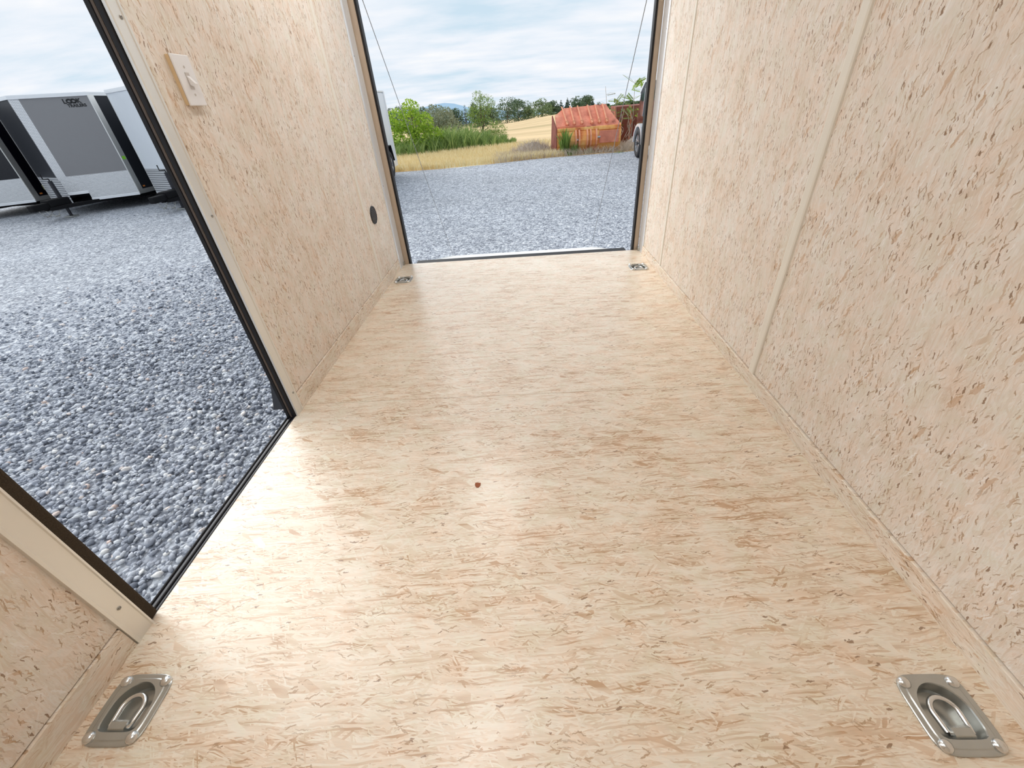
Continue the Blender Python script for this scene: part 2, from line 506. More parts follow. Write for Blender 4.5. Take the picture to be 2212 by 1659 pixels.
def slab(x0, x1, y0, y1, z0, z1, holes=()):
    """horizontal slab with rectangular holes, as one bmesh"""
    mb = MB(); bm = mb.bm
    xs = sorted({x0, x1, *[h[0] for h in holes], *[h[1] for h in holes]})
    ys = sorted({y0, y1, *[h[2] for h in holes], *[h[3] for h in holes]})
    V = {}
    def v(i, j, k):
        if (i, j, k) not in V: V[(i, j, k)] = bm.verts.new((xs[i], ys[j], (z0, z1)[k]))
        return V[(i, j, k)]
    def solid(i, j):
        if i < 0 or j < 0 or i >= len(xs) - 1 or j >= len(ys) - 1: return False
        cx, cy = (xs[i] + xs[i + 1]) / 2, (ys[j] + ys[j + 1]) / 2
        return not any(h[0] < cx < h[1] and h[2] < cy < h[3] for h in holes)
    for i in range(len(xs) - 1):
        for j in range(len(ys) - 1):
            if not solid(i, j): continue
            bm.faces.new([v(i, j, 1), v(i + 1, j, 1), v(i + 1, j + 1, 1), v(i, j + 1, 1)])
            bm.faces.new([v(i, j, 0), v(i, j + 1, 0), v(i + 1, j + 1, 0), v(i + 1, j, 0)])
            if not solid(i - 1, j): bm.faces.new([v(i, j, 0), v(i, j, 1), v(i, j + 1, 1), v(i, j + 1, 0)])
            if not solid(i + 1, j): bm.faces.new([v(i + 1, j, 0), v(i + 1, j + 1, 0), v(i + 1, j + 1, 1), v(i + 1, j, 1)])
            if not solid(i, j - 1): bm.faces.new([v(i, j, 0), v(i + 1, j, 0), v(i + 1, j, 1), v(i, j, 1)])
            if not solid(i, j + 1): bm.faces.new([v(i, j + 1, 0), v(i, j + 1, 1), v(i + 1, j + 1, 1), v(i + 1, j + 1, 0)])
    return mb


# ------------------------------------------------------------------ trailer shell (the room)
XL, XR = -0.917, 0.817          # faces of the kick boards
PL, PR = -0.922, 0.824          # faces of the wall panels
YF, YR = -0.72, 3.03            # front wall, rear sill
ZC = 1.93                       # ceiling
GZ = -0.50                      # ground level outside
D0, D1, DZ = 0.462, 1.228, 1.78  # side door opening
RINGS = [(-0.836, 0.293), (0.714, 0.277), (-0.842, 2.685), (0.732, 2.661)]

# floor: strand-board sheets on the frame
SEAM = 1.302
fl = MB()
fl.box(-0.955, 0.86, YF, YR, -0.10, -0.030)
floor = struct(fl.build('floor', 'underframe_black', loc=(0, 1.2, -0.10)))
hw, hh = 0.043, 0.046
for y0, y1 in ((YF, SEAM - 0.0007), (SEAM + 0.0007, YR - 0.002)):
    hs = [(x - hw, x + hw, y - hh, y + hh) for x, y in RINGS if y0 < y < y1]
    p = slab(-0.9255, 0.824, y0, y1, -0.029, 0.0, hs).build('floor_panel', 'osb_floor')
    child_local(p, floor)

# left wall: outer skin with door opening, inner sheets
wl = slab(YF, YR + 0.04, 0, ZC, -0.960, -0.930, [(D0 - 0.006, D1 + 0.006, -0.01 + 0.01, DZ)])
for v_ in wl.bm.verts:
    y_, z_, x_ = v_.co
    v_.co = (x_, y_, z_ - 0.03 if z_ < 0.001 else z_)
wall_left = struct(wl.build('wall_left', 'black_paint', loc=(-0.95, 1.2, -0.03)))


def wall_panel(parent, xin, xout, y0, y1, z0, z1, mat='osb_wall', holes=()):
    mb = slab(y0, y1, z0, z1, min(xin, xout), max(xin, xout), holes)
    for v_ in mb.bm.verts:
        a, b, c = v_.co; v_.co = (c, a, b)
    o = mb.build('wall_panel', mat); return child_local(o, parent)


VENT = (2.632, 0.436)
wall_panel(wall_left, PL, -0.930, YF, 0.418, 0.0695, ZC)
wall_panel(wall_left, PL, -0.930, 1.268, 2.487, 0.0735, ZC)
wall_panel(wall_left, PL, -0.930, 2.489, 2.915, 0.0735, ZC)
wall_panel(wall_left, PL, -0.930, 0.4182, 1.2678, DZ + 0.045, ZC)

wr = MB(); wr.box(0.835, 0.865, YF, YR + 0.04, -0.03, ZC)
wall_right = struct(wr.build('wall_right', 'black_paint', loc=(0.85, 1.2, -0.03)))
for y0, y1 in ((YF, 0.078), (0.080, 1.297), (1.299, 2.509), (2.511, 2.915)):
    wall_panel(wall_right, PR, 0.835, y0, y1, 0.0595, ZC)

wf = MB(); wf.box(-0.96, 0.865, YF - 0.05, YF - 0.012, -0.03, ZC)
wall_front = struct(wf.build('wall_front', 'black_paint', loc=(-0.05, YF - 0.03, -0.03)))
fp = MB(); fp.box(-0.92, 0.822, YF - 0.012, YF, 0.0, ZC)
child_local(fp.build('wall_panel', 'osb_front'), wall_front)

# rear header over the ramp opening
wb = MB(); wb.box(-0.96, 0.865, YR, YR + 0.04, 1.84, ZC)
wall_back = struct(wb.build('wall_back', 'aluminium_post', loc=(-0.05, YR, 1.84)))

ce = MB(); ce.box(-0.96, 0.865, YF - 0.05, YR + 0.04, ZC, ZC + 0.03)
ceiling = struct(ce.build('ceiling', 'ceiling_white', loc=(0, 1.2, ZC)))
for yy in (0.08, 1.30, 2.51):
    b = MB(); b.box(-0.92, 0.82, yy - 0.02, yy + 0.02, ZC - 0.004, ZC, 0.0015)
    child_local(b.build('ceiling_batten', 'batten_cream'), ceiling)


# seam battens: shallow rounded strips
def batten(parent, x, sgn, y, w, z0, z1, th=0.0035, mat='batten_cream'):
    prof = [(x, y - w / 2), (x + sgn * th * 0.7, y - w / 2 + w * 0.06), (x + sgn * th, y - w * 0.3), (x + sgn * th, y + w * 0.3), (x + sgn * th * 0.7, y + w / 2 - w * 0.06), (x, y + w / 2)]
    o = MB().prism(prof, 'z', z0, z1).build('batten', mat)
    return child_local(o, parent)


batten(wall_right, PR, -1, 1.300, 0.040, 0.0575, ZC, 0.006)
batten(wall_right, PR, -1, 2.512, 0.026, 0.0575, ZC, 0.005)
batten(wall_right, PR, -1, 0.079, 0.040, 0.0575, ZC)
batten(wall_left, PL, 1, 2.488, 0.034, 0.073, ZC, 0.005)


# kick boards along the foot of the walls
def kick(name, xin, xout, y0, y1, h):
    s = 1 if xin > xout else -1
    prof = [(xout, 0.0), (xin, 0.0), (xin, h - 0.002), (xin - s * 0.0015, h), (xout, h)]
    return struct(MB().prism(prof, 'y', y0, y1).build(name, 'osb_base', loc=((xin + xout) / 2, (y0 + y1) / 2, 0)))


kick('baseboard_left', XL, -0.930, 1.274, 2.93, 0.071)
kick('baseboard_left_near', XL, -0.930, YF, 0.413, 0.067)
kick('baseboard_right', XR, 0.835, YF, 2.93, 0.057)


def screw(parent, p, nrm, r=0.0045):
    d = Vector(nrm).normalized()
    rot = d.to_track_quat('Z', 'Y').to_matrix().to_4x4()
    mb = MB().lathe([(0, 0.0022), (r * 0.35, 0.0022), (r * 0.35, 0.0012), (r * 0.6, 0.0024), (r * 0.9, 0.0016), (r, 0.0), (0, 0)], 12, Matrix.Translation(p) @ rot)
    return child_local(mb.build('screw', 'screw_steel', smooth=False), parent)


# side door surround: aluminium trim, reveal, rubber and foam seals
def door_trim(n, y0, y1, lip):
    prof = [(PL, y0), (PL + 0.007, y0), (PL + 0.008, y0 + 0.004), (PL + 0.006, y0 + 0.006), (PL + 0.006, y1 - 0.009), (PL + 0.008, y1 - 0.007), (PL + 0.008, y1 - 0.001), (PL, y1)]
    if lip:
        prof = [(x, y0 + y1 - y) for x, y in prof][::-1]
    mb = MB().prism(prof, 'z', 0.0, DZ + 0.046)
    return struct(mb.build('trim_%d' % n, 'aluminium_trim', loc=(PL, (y0 + y1) / 2, 0)))


t1 = door_trim(1, D1, 1.273, False)
for z in (0.091, 0.732, 1.172, 1.6): screw(t1, (PL + 0.006, 1.257, z), (1, 0, 0))
t2 = door_trim(2, 0.414, D0, True)
for z in (0.106, 0.75, 1.4): screw(t2, (PL + 0.006, 0.440, z), (1, 0, 0))
t3 = struct(MB().box(PL, PL + 0.007, D0, D1, DZ, DZ + 0.046).build('trim_3', 'aluminium_trim', loc=(PL, 0.845, DZ)))
jm = MB()
jm.box(-0.9600, PL, D1, D1 + 0.006, -0.028, DZ)
jm.box(-0.9600, PL, D0 - 0.006, D0, -0.028, DZ)
jm.box(-0.9600, PL, D0, D1, DZ - 0.006, DZ)
door_frame = struct(jm.build('door_1', 'black_rubber', loc=(-0.94, 0.85, -0.028)))
# far jamb seals: two black ribs with a brown strip between them
for x0, x1, m_, dp in ((-0.962, -0.949, 'black_rubber', 0.0025), (-0.9475, -0.9395, 'brown_seal', 0.002), (-0.937, -0.924, 'black_rubber', 0.004)):
    child_local(MB().box(x0, x1, D1 - dp, D1 + 0.001, -0.02, DZ, 0.002).build('seal', m_), door_frame)
child_local(MB().box(-0.956, -0.919, D0 - 0.003, D0 + 0.024, 0.004, DZ, 0.006).build('foam_seal', 'foam_seal'), door_frame)
child_local(MB().box(-0.964, -0.9265, D0, D1, -0.028, -0.006).build('sill', 'black_paint'), door_frame)
for xx in (-0.931, -0.944, -0.960):
    child_local(MB().tube([(xx, D0, -0.005), (xx, D1, -0.005)], 0.003, 8).build('sill_rib', 'black_rubber'), door_frame)

# rear frame: aluminium posts, tan jamb strips, black seal edges
for n, s, xp, (ta, tb), (ba, bb) in ((4, 1, -0.917, (-0.921, -0.880), (-0.880, -0.867)), (5, -1, 0.819, (0.785, 0.816), (0.772, 0.785))):
    prof = [(xp - s * 0.012, 2.915), (xp, 2.915), (xp + s * 0.002, 2.93), (xp - s * 0.002, 2.95), (xp - s * 0.002, 3.0), (xp + s * 0.003, 3.02), (xp - s * 0.012, 3.03)]
    po = struct(MB().prism(prof, 'z', 0.0, 1.88).build('trim_%d' % n, 'aluminium_post', loc=(xp, 2.97, 0)))
    child_local(MB().box(min(ta, tb), max(ta, tb), 3.032, 3.060, -0.004, 1.88, 0.001).build('jamb_strip', 'tan_jamb'), po)
    child_local(MB().box(min(ba, bb), max(ba, bb), 3.028, 3.075, -0.012, 1.88, 0.003).build('seal', 'black_rubber'), po)
    child_local(MB().box(min(ta, xp - s * 0.004), max(ta, xp - s * 0.004) + 0.012, 3.0, 3.03, 0.0, 0.022).build('corner_block', 'zinc'), po) if s > 0 else \
        child_local(MB().box(xp - 0.012, xp + 0.006, 3.0, 3.03, 0.0, 0.022).build('corner_block', 'zinc'), po)
    for z in (0.55, 1.22): screw(po, (xp - s * 0.0005, 2.94, z), (s, 0, 0), 0.004)
# rear door catch studs
# ramp hinge gap and ramp
hg = MB(); hg.box(-0.83, 0.735, 3.032, 3.112, -0.05, -0.004, 0.003)
struct(hg.build('trim_6', 'black_rubber', loc=(-0.05, 3.05, -0.05)))
rp = thing('ramp_door', 'white ramp door lowered from the rear opening to the gravel', 'ramp', (-0.047, 3.07, GZ))
slope = (-0.475 + 0.03) / (4.62 - 3.07)
prof = [(3.115, -0.032), (4.60, -0.432), (4.62, -0.49), (4.60, -0.493), (3.115, -0.095)]
child_local(MB().prism(prof, 'x', -0.825, 0.73).build('ramp_panel', 'ramp_white'), rp)
for x in (-0.815, 0.72):
    child_local(MB().prism([(3.115, -0.026), (4.60, -0.427), (4.60, -0.434), (3.115, -0.034)], 'x', x - 0.010, x + 0.010).build('edge_trim', 'aluminium'), rp)
for k_, (ptop, pend) in enumerate((((-0.846, 3.078, 1.70), (-0.818, 4.585, -0.415)), ((0.745, 3.078, 1.70), (0.722, 4.585, -0.415)))):
    a = at_y(783, 0, 3.09) if k_ == 0 else at_y(1397, 0, 3.09)
    pe = Vector(pend); d = Vector(a) - pe
    top = pe + d * ((1.84 - pe.z) / d.z)
    lo = ['left', 'right'][k_]
    tag(MB().tube([tuple(pe), tuple(top)], 0.0022, 6).build('lift_cable', 'cable', loc=tuple(pe)),
        'thin steel lift cable from the %s to the lowered ramp' % ['post near the round vent', 'post with no vent beside it'][k_], 'cable', 'ramp lift cables')

# chassis, wheel and fender of this trailer
ch = MB()
for x in (-0.90, 0.80): ch.box(x - 0.025, x + 0.025, YF, YR, -0.20, -0.10)
for y in (-0.6, 0.2, 1.0, 1.8, 2.6, 2.98): ch.box(-0.875, 0.775, y - 0.02, y + 0.02, -0.18, -0.101)
ch.box(-0.9, 0.8, 2.0, 2.06, -0.26, -0.20)
struct(ch.build('chassis', 'underframe_black', loc=(0, 1.2, -0.26)))


def wheel(parent, c, sgn, r=0.33, w=0.2, mat_rim='alloy'):
    """wheel with axle along x, outer face towards sgn; world coordinates"""
    rot = Matrix.Translation(c) @ Matrix.Rotation(sgn * PI / 2, 4, 'Y')
    ty = MB().lathe([(r * 0.60, -w / 2), (r * 0.90, -w / 2), (r * 0.98, -w * 0.38), (r, 0), (r * 0.98, w * 0.38), (r * 0.90, w / 2), (r * 0.60, w / 2), (r * 0.60, -w / 2)], 36, rot)
    a = ty.build('tyre', 'tyre', smooth=True); child_local(a, parent)
    rm = MB().lathe([(r * 0.60, w * 0.46), (r * 0.56, w * 0.46), (r * 0.54, w * 0.1), (0, w * 0.1)], 30, rot)
    rm = rm.build('rim', mat_rim); child_local(rm, parent)
    for k in range(6):
        an = 2 * PI * k / 6
        sp = MB().box(r * 0.10, r * 0.57, -r * 0.06, r * 0.06, w * 0.2, w * 0.42, 0.003, rot @ Matrix.Rotation(an, 4, 'Z'))
        sp.build('spoke', mat_rim).parent = rm
    hb = MB().lathe([(r * 0.16, w * 0.1), (r * 0.16, w * 0.45), (r * 0.10, w * 0.5), (0, w * 0.5)], 16, rot).build('hub_cap', 'black_rubber')
    child_local(hb, parent)


tw = thing('trailer_wheel', 'wheel of the trailer under the black fender beside the door', 'wheel', (-1.075, 2.05, GZ))
wheel(tw, (-1.075, 2.05, GZ + 0.33), -1, 0.33, 0.19)
fprof = [(1.455, -0.135), (1.62, 0.20), (1.68, 0.225), (2.42, 0.225), (2.48, 0.20), (2.645, -0.135)]
inner = [(y + (0.012 if y < 2 else -0.012), z - 0.008) for y, z in fprof]
tag(MB().prism(fprof + inner[::-1], 'x', -1.185, -0.961).build('fender', 'black_paint', loc=(-1.07, 2.05, -0.135)),
    'black steel wheel fender just outside the side door', 'fender')

# ------------------------------------------------------------------ fittings inside
def pan_fitting(x, y, label, detail=True):
    root = thing('tie_down_ring', label, 'tie-down', (x, y, 0.0), 0.0, 'recessed tie-down rings in the floor')
    S = 48
    def rrect(a, b, r, z):
        out = []
        for k in range(S):
            an = 2 * PI * k / S
            c, s = math.cos(an), math.sin(an)
            n = 5.0
            q = (abs(c) ** n + abs(s) ** n) ** (-1 / n)
            out.append((a * c * q, b * s * q, z))
        return out
    def dshape(r, yb, z):
        out = []
        for k in range(S):
            an = 2 * PI * k / S
            c, s = math.cos(an), math.sin(an)
            if s >= 0: out.append((r * c, r * s + 0.004, z))
            else:
                n = 6.0
                q = (abs(c) ** n + abs(s) ** n) ** (-1 / n)
                out.append((r * c * q, yb * (-s) * q + 0.004, z))
        return out
    rings = [rrect(0.059, 0.060, 0, 0.0002), rrect(0.059, 0.060, 0, 0.0022), rrect(0.0575, 0.0585, 0, 0.0032), rrect(0.049, 0.052, 0, 0.0034),
             rrect(0.047, 0.050, 0, 0.0046), dshape(0.0415, -0.042, 0.0044), dshape(0.0402, -0.041, 0.002), dshape(0.0395, -0.0405, -0.022), dshape(0.036, -0.037, -0.0262), dshape(0.012, -0.012, -0.0265)]
    bm = bmesh.new(); vr = [[bm.verts.new(p) for p in r] for r in rings]
    for i in range(len(vr) - 1):
        for k in range(S):
            bm.faces.new([vr[i][k], vr[i][(k + 1) % S], vr[i + 1][(k + 1) % S], vr[i + 1][k]])
    bm.faces.new(vr[-1])
    mb = MB(); mb.add(bm)
    pn = mb.build('pan', 'zinc', root, smooth=True); pn.data.set_sharp_from_angle(angle=math.radians(24))
    pts = [(-0.0205, -0.027, -0.003), (-0.0215, -0.012, -0.003)]
    for k in range(0, 13):
        an = PI - PI * k / 12
        pts.append((0.0225 * math.cos(an), 0.002 + 0.0225 * math.sin(an), -0.003))
    pts += [(0.0215, -0.012, -0.003), (0.0205, -0.027, -0.003)]
    rg = MB().tube(pts + [pts[0]], 0.0048, 10, False).build('ring', 'zinc_bright', root, smooth=True)
    MB().prism([(-0.036, -0.011), (-0.0365, 0.001), (-0.033, 0.0052), (-0.022, 0.0055), (-0.018, 0.002), (-0.018, -0.011)], 'x', -0.0165, 0.0165).build('strap', 'zinc', root)
    for bx_, by_ in ((-0.043, -0.046), (0.043, -0.046), (-0.043, 0.046), (0.043, 0.046)):
        MB().lathe([(0.0105, 0.002), (0.0104, 0.0052), (0.0085, 0.0086), (0.0046, 0.0108), (0, 0.0114)], 18, Matrix.Translation((bx_, by_, 0))).build('bolt', 'zinc_bright', root, smooth=True)
    return root


RL = ['steel recessed tie-down ring on the floor beside the near door trim', 'steel recessed tie-down ring in the floor beside the unbroken kick board, far from the ramp',
      'small steel tie-down ring in the floor below the round black vent', 'small steel tie-down ring by the ramp opening, on the wall side without vent']
for (x, y), lb in zip(RINGS, RL): pan_fitting(x, y, lb)

# switch plate
sy, sz = 1.396, 1.057
sw = thing('light_switch', 'white switch plate with toggle on the board wall beside the side door', 'switch', (PL, sy, sz))
def loc_box(x0, x1, y0, y1, z0, z1, bev=0.0): return MB().box(x0, x1, y0, y1, z0, z1, bev)
loc_box(0.0, 0.0095, -0.037, 0.035, -0.056, 0.056, 0.001).build('back_box', 'plate_box', sw)
loc_box(0.0096, 0.0150, -0.036, 0.036, -0.0575, 0.0575, 0.0022).build('plate', 'plate_white', sw)
MB().prism([(0.015, -0.010), (0.015, 0.012), (0.031, -0.008), (0.029, -0.016)], 'y', -0.0055, 0.0055).build('toggle', 'plate_white', sw)
loc_box(0.0151, 0.0162, -0.008, 0.008, -0.020, 0.018, 0.0003).build('toggle_bezel', 'switch_grey', sw)
for z in (0.030, -0.032):
    MB().lathe([(0.0033, 0), (0.0028, 0.001), (0, 0.0014)], 10, Matrix.Translation((0.015, 0, z)) @ Matrix.Rotation(PI / 2, 4, 'Y')).build('screw', 'switch_grey', sw)

# round vent
ve = thing('round_vent', 'round black louvred vent low on the board wall', 'vent', (PL, VENT[0], VENT[1]))
Ry = Matrix.Rotation(PI / 2, 4, 'Y')
MB().lathe([(0.0, 0.0005), (0.044, 0.0005), (0.044, 0.004), (0.047, 0.007), (0.051, 0.005), (0.052, 0.0)], 40, Ry).build('rim', 'vent_black', ve)
for k in range(9):
    z = -0.036 + 0.009 * k
    hwid = math.sqrt(max(0.0425 ** 2 - z * z, 0.0001))
    MB().prism([(0.001, z + 0.002), (0.007, z - 0.0025), (0.0078, z - 0.0012), (0.001, z + 0.0032)], 'y', -hwid, hwid).build('slat', 'vent_slat', ve)

# loose flake of wood on the floor
fx = at_z(1032, 1048, 0.0)
bm = MB(); pts = []
for k, (a, b) in enumerate([(-0.008, 0.008), (0.0, 0.009), (0.0085, 0.0075), (0.008, -0.003), (0.003, -0.010), (-0.004, -0.009), (-0.0085, 0.0)]):
    pts.append((fx[0] + a, fx[1] + b))
bm.prism(pts, 'z', 0.0002, 0.0016)
simple('bark_chip', lin(150, 84, 48), rough=0.7, var=0.15, vscale=120)
tag(bm.build('bark_chip', 'bark_chip', loc=(fx[0], fx[1], 0.0)), 'reddish brown bark chip lying on the floor boards', 'wood chip')

# fill lights added on the ceiling, out of view, to brighten the interior
m, t, bs = base_mat('fill_emitter')
setin(t, bs, Base_Color=(1, 1, 1)); bs.inputs['Emission Color'].default_value = (1.0, 0.985, 0.96, 1); bs.inputs['Emission Strength'].default_value = 18.5
for i, (x, y, lb) in enumerate(((-0.36, 0.55, 'long white fill light added out of view on the ceiling beside the side door'), (-0.36, 2.30, 'long white fill light added out of view on the ceiling near the ramp opening'))):
    la = thing('fill_light', lb, 'fill light', (x, y, ZC))
    MB().box(-0.09, 0.09, -0.45, 0.45, -0.030, -0.004, 0.004).build('fill_case', 'fill_housing', la)
    MB().box(-0.075, 0.075, -0.43, 0.43, -0.042, -0.030, 0.003).build('lens', 'fill_emitter', la)

# ------------------------------------------------------------------ gravel lot
EDGE = [(-60, 14.2), (-14, 13.6), (-3.64, 13.12), (-1.68, 13.1), (0.18, 13.75), (1.0, 13.9), (2.8, 13.95), (6, 14.2), (60, 15)]
pts = [(-60, -40, GZ), (60, -40, GZ)] + [(x, y, GZ) for x, y in EDGE[::-1]]
gl = MB().poly(pts, [list(range(len(pts)))])
lot = struct(gl.build('gravel_lot', 'gravel', loc=(0, 0, GZ)))
lot['label'] = 'grey crushed stone lot'


def ico():
    b = bmesh.new(); bmesh.ops.create_icosphere(b, subdivisions=1, radius=1.0)
    v = np.array([x.co[:] for x in b.verts]); f = np.array([[q.index for q in x.verts] for x in b.faces]); b.free()
    return v, f


IV, IF = ico()
IV = IV / np.abs(IV).max()


def stone_variants(n):
    out = []
    for _ in range(n):
        v = IV * (1 + RNG.uniform(-0.3, 0.3, (len(IV), 1))) + RNG.normal(0, 0.07, IV.shape)
        v = v * np.array([1.0, RNG.uniform(0.6, 0.95), RNG.uniform(0.42, 0.7)])
        out.append(v)
    return out


SV = stone_variants(14)
# candidate stones in the patch seen through the side door
cand = []
def scatter(x0, x1, y0, y1, dens):
    n = int((x1 - x0) * (y1 - y0) * dens)
    return np.stack([RNG.uniform(x0, x1, n), RNG.uniform(y0, y1, n)], 1)
cand = np.concatenate([scatter(-3.6, -1.12, -0.3, 3.0, 2300), scatter(-6.0, -3.6, -0.3, 6.0, 1300), scatter(-3.6, -1.9, 3.0, 6.0, 1300)])
far_ = np.hypot(cand[:, 0], cand[:, 1])
cand = cand[RNG.uniform(0, 1, len(cand)) < np.clip((7.0 - far_) / 3.0, 0, 1)]
dist = np.hypot(cand[:, 0], cand[:, 1])
# keep the wheel and fender area clear of nothing; order by closeness to the view through the door
ang = cand[:, 0] / np.maximum(cand[:, 1], 0.05)
seen = (cand[:, 1] > 0.35) & (ang > -2.05) & (ang < -0.74)
order = np.argsort(np.where(seen, dist, dist + 100))
size = RNG.lognormal(math.log(0.0118), 0.30, len(cand)).clip(0.005, 0.021)
tone = RNG.uniform(0, 1, len(cand))
near = order[:300]; rest = order[300:]
SM = []
for v in SV:
    me = bpy.data.meshes.new('stone'); me.from_pydata([tuple(p) for p in v], [], IF.tolist()); me.materials.append(MAT['stone']); SM.append(me)
for j, i in enumerate(near):
    o = bpy.data.objects.new('stone', SM[j % len(SM)]); COL.objects.link(o)
    s = size[i]; o.scale = (s, s, s); o.rotation_euler = (RNG.uniform(-.35, .35), RNG.uniform(-.35, .35), RNG.uniform(0, 2 * PI))
    o.location = (cand[i, 0], cand[i, 1], s * 0.35 + RNG.uniform(0, 0.008)); o.parent = lot
# the others as one mesh
n = len(rest); nv = len(IV); nf = len(IF)
vid = RNG.integers(0, len(SV), n)
base = np.stack(SV)[vid]                       # n, nv, 3
a = RNG.uniform(0, 2 * PI, n); tx = RNG.uniform(-.35, .35, n); ca, sa = np.cos(a), np.sin(a)
b2 = base.copy()
b2[..., 1] = base[..., 1] * np.cos(tx)[:, None] - base[..., 2] * np.sin(tx)[:, None]
b2[..., 2] = base[..., 1] * np.sin(tx)[:, None] + base[..., 2] * np.cos(tx)[:, None]
b3 = b2.copy()
b3[..., 0] = b2[..., 0] * ca[:, None] - b2[..., 1] * sa[:, None]
b3[..., 1] = b2[..., 0] * sa[:, None] + b2[..., 1] * ca[:, None]
b3 *= size[rest][:, None, None]
b3[..., 0] += cand[rest, 0][:, None]; b3[..., 1] += cand[rest, 1][:, None]
b3[..., 2] += (size[rest] * 0.30 + RNG.uniform(0, 0.014, n))[:, None]
V = b3.reshape(-1, 3)
F = (IF[None] + (np.arange(n) * nv)[:, None, None]).reshape(-1, 3)


def np_mesh(name, V, F):
    me = bpy.data.meshes.new(name)
    me.vertices.add(len(V)); me.vertices.foreach_set('co', np.ascontiguousarray(V, dtype=np.float32).ravel())
    k = F.shape[1]
    me.loops.add(F.size); me.loops.foreach_set('vertex_index', np.ascontiguousarray(F, dtype=np.int32).ravel())
    me.polygons.add(len(F)); me.polygons.foreach_set('loop_start', np.arange(0, F.size, k, dtype=np.int32))
    me.polygons.foreach_set('loop_total', np.full(len(F), k, dtype=np.int32))
    me.update(calc_edges=True)
    return me


me = np_mesh('loose_gravel', V, F)
at = me.attributes.new('tone', 'FLOAT', 'POINT'); at.data.foreach_set('value', np.repeat(tone[rest], nv).astype(np.float32))
lg = link('loose_gravel', me, 'stone_mass', lot); lg['kind'] = 'stuff'

# ------------------------------------------------------------------ field, hill
CREST = [(-55.1, -6.89), (-34.6, -7.42), (-8.3, -6.70), (12.7, -4.58), (38.9, -4.44), (55.5, -4.30)]


def crest_z(x):
    return float(np.interp(x, [c[0] for c in CREST], [c[1] for c in CREST]))


def edge_y(x):
    return float(np.interp(x, [e[0] for e in EDGE], [e[1] for e in EDGE]))


def field_z(x, y):
    if y <= 20: return GZ
    t_ = (y - 20) / 180.0
    xx = x * 200.0 / max(y, 1)
    return GZ + (crest_z(xx) - GZ) * t_ if t_ <= 1 else crest_z(xx) - (y - 200) * 0.02


fm = MB()
U = np.linspace(-1, 1, 41); Ts = [0, 0.5, 1, 2, 4, 7, 12, 20, 32, 50, 75, 105, 140, 186, 240, 320]
grid = []
for j, dy in enumerate(Ts):
    row = []
    for u in U:
        if j == 0:
            x = u * 60; y = edge_y(x) - 0.05; z = GZ - 0.01
        else:
            y = 14 + dy; x = u * (60 + dy * 1.0)
            y = max(y, edge_y(x) + 0.2 * j)
            z = field_z(x, y) + (0.01 if y < 20 else 0)
        row.append(fm.bm.verts.new((x, y, z)))
    grid.append(row)
for j in range(len(Ts) - 1):
    for i in range(len(U) - 1):
        fm.bm.faces.new([grid[j][i], grid[j][i + 1], grid[j + 1][i + 1], grid[j + 1][i]])
struct(fm.build('stubble_field', 'stubble', loc=(0, 14, GZ), smooth=True))

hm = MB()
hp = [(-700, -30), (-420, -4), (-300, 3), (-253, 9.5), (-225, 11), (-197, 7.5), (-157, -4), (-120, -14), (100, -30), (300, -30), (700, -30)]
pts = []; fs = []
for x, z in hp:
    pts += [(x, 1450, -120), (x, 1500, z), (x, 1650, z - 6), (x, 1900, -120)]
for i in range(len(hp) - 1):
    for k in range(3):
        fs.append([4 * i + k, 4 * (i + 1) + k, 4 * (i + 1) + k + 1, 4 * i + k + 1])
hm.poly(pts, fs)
struct(hm.build('distant_hill', 'hazy_hill', loc=(0, 1600, -120)))


# ------------------------------------------------------------------ plants
def leaf_cloud(name, P, size, mat, parent, seed=0, aspect=0.6, up=0.3):
    """each leaf a folded quad of four triangles' worth of outline, random orientation"""
    rg = np.random.default_rng(seed)
    n = len(P)
    d = rg.normal(0, 1, (n, 3)); d[:, 2] = d[:, 2] * 0.7 - 0.1; d /= np.linalg.norm(d, axis=1)[:, None]
    q = rg.normal(0, 1, (n, 3)); q[:, 2] += up
    s = np.cross(d, q); s /= np.linalg.norm(s, axis=1)[:, None] + 1e-9
    nrm = np.cross(s, d)
    L = size * rg.uniform(0.6, 1.3, n)[:, None]; w = L * aspect * 0.5
    v0 = P - d * L * 0.5; v1 = P + s * w + nrm * L * 0.08; v2 = P + d * L * 0.5; v3 = P - s * w + nrm * L * 0.08
    V = np.stack([v0, v1, v2, v3], 1).reshape(-1, 3)
    F = (np.array([[0, 1, 2], [0, 2, 3]])[None] + (np.arange(n) * 4)[:, None, None]).reshape(-1, 3)
    return link(name, np_mesh(name, V, F), mat, parent)


def crown_points(blobs, n, seed):
    """points near the outside of a set of ellipsoid blobs (cx,cy,cz,rx,ry,rz)"""
    rg = np.random.default_rng(seed)
    vol = np.array([b[3] * b[4] + b[3] * b[5] for b in blobs]); pr = vol / vol.sum()
    k = rg.choice(len(blobs), n, p=pr)
    B = np.array(blobs)[k]
    d = rg.normal(0, 1, (n, 3)); d /= np.linalg.norm(d, axis=1)[:, None]
    r = rg.uniform(0.35, 1.0, n) ** 0.5
    return B[:, :3] + d * B[:, 3:] * r[:, None]


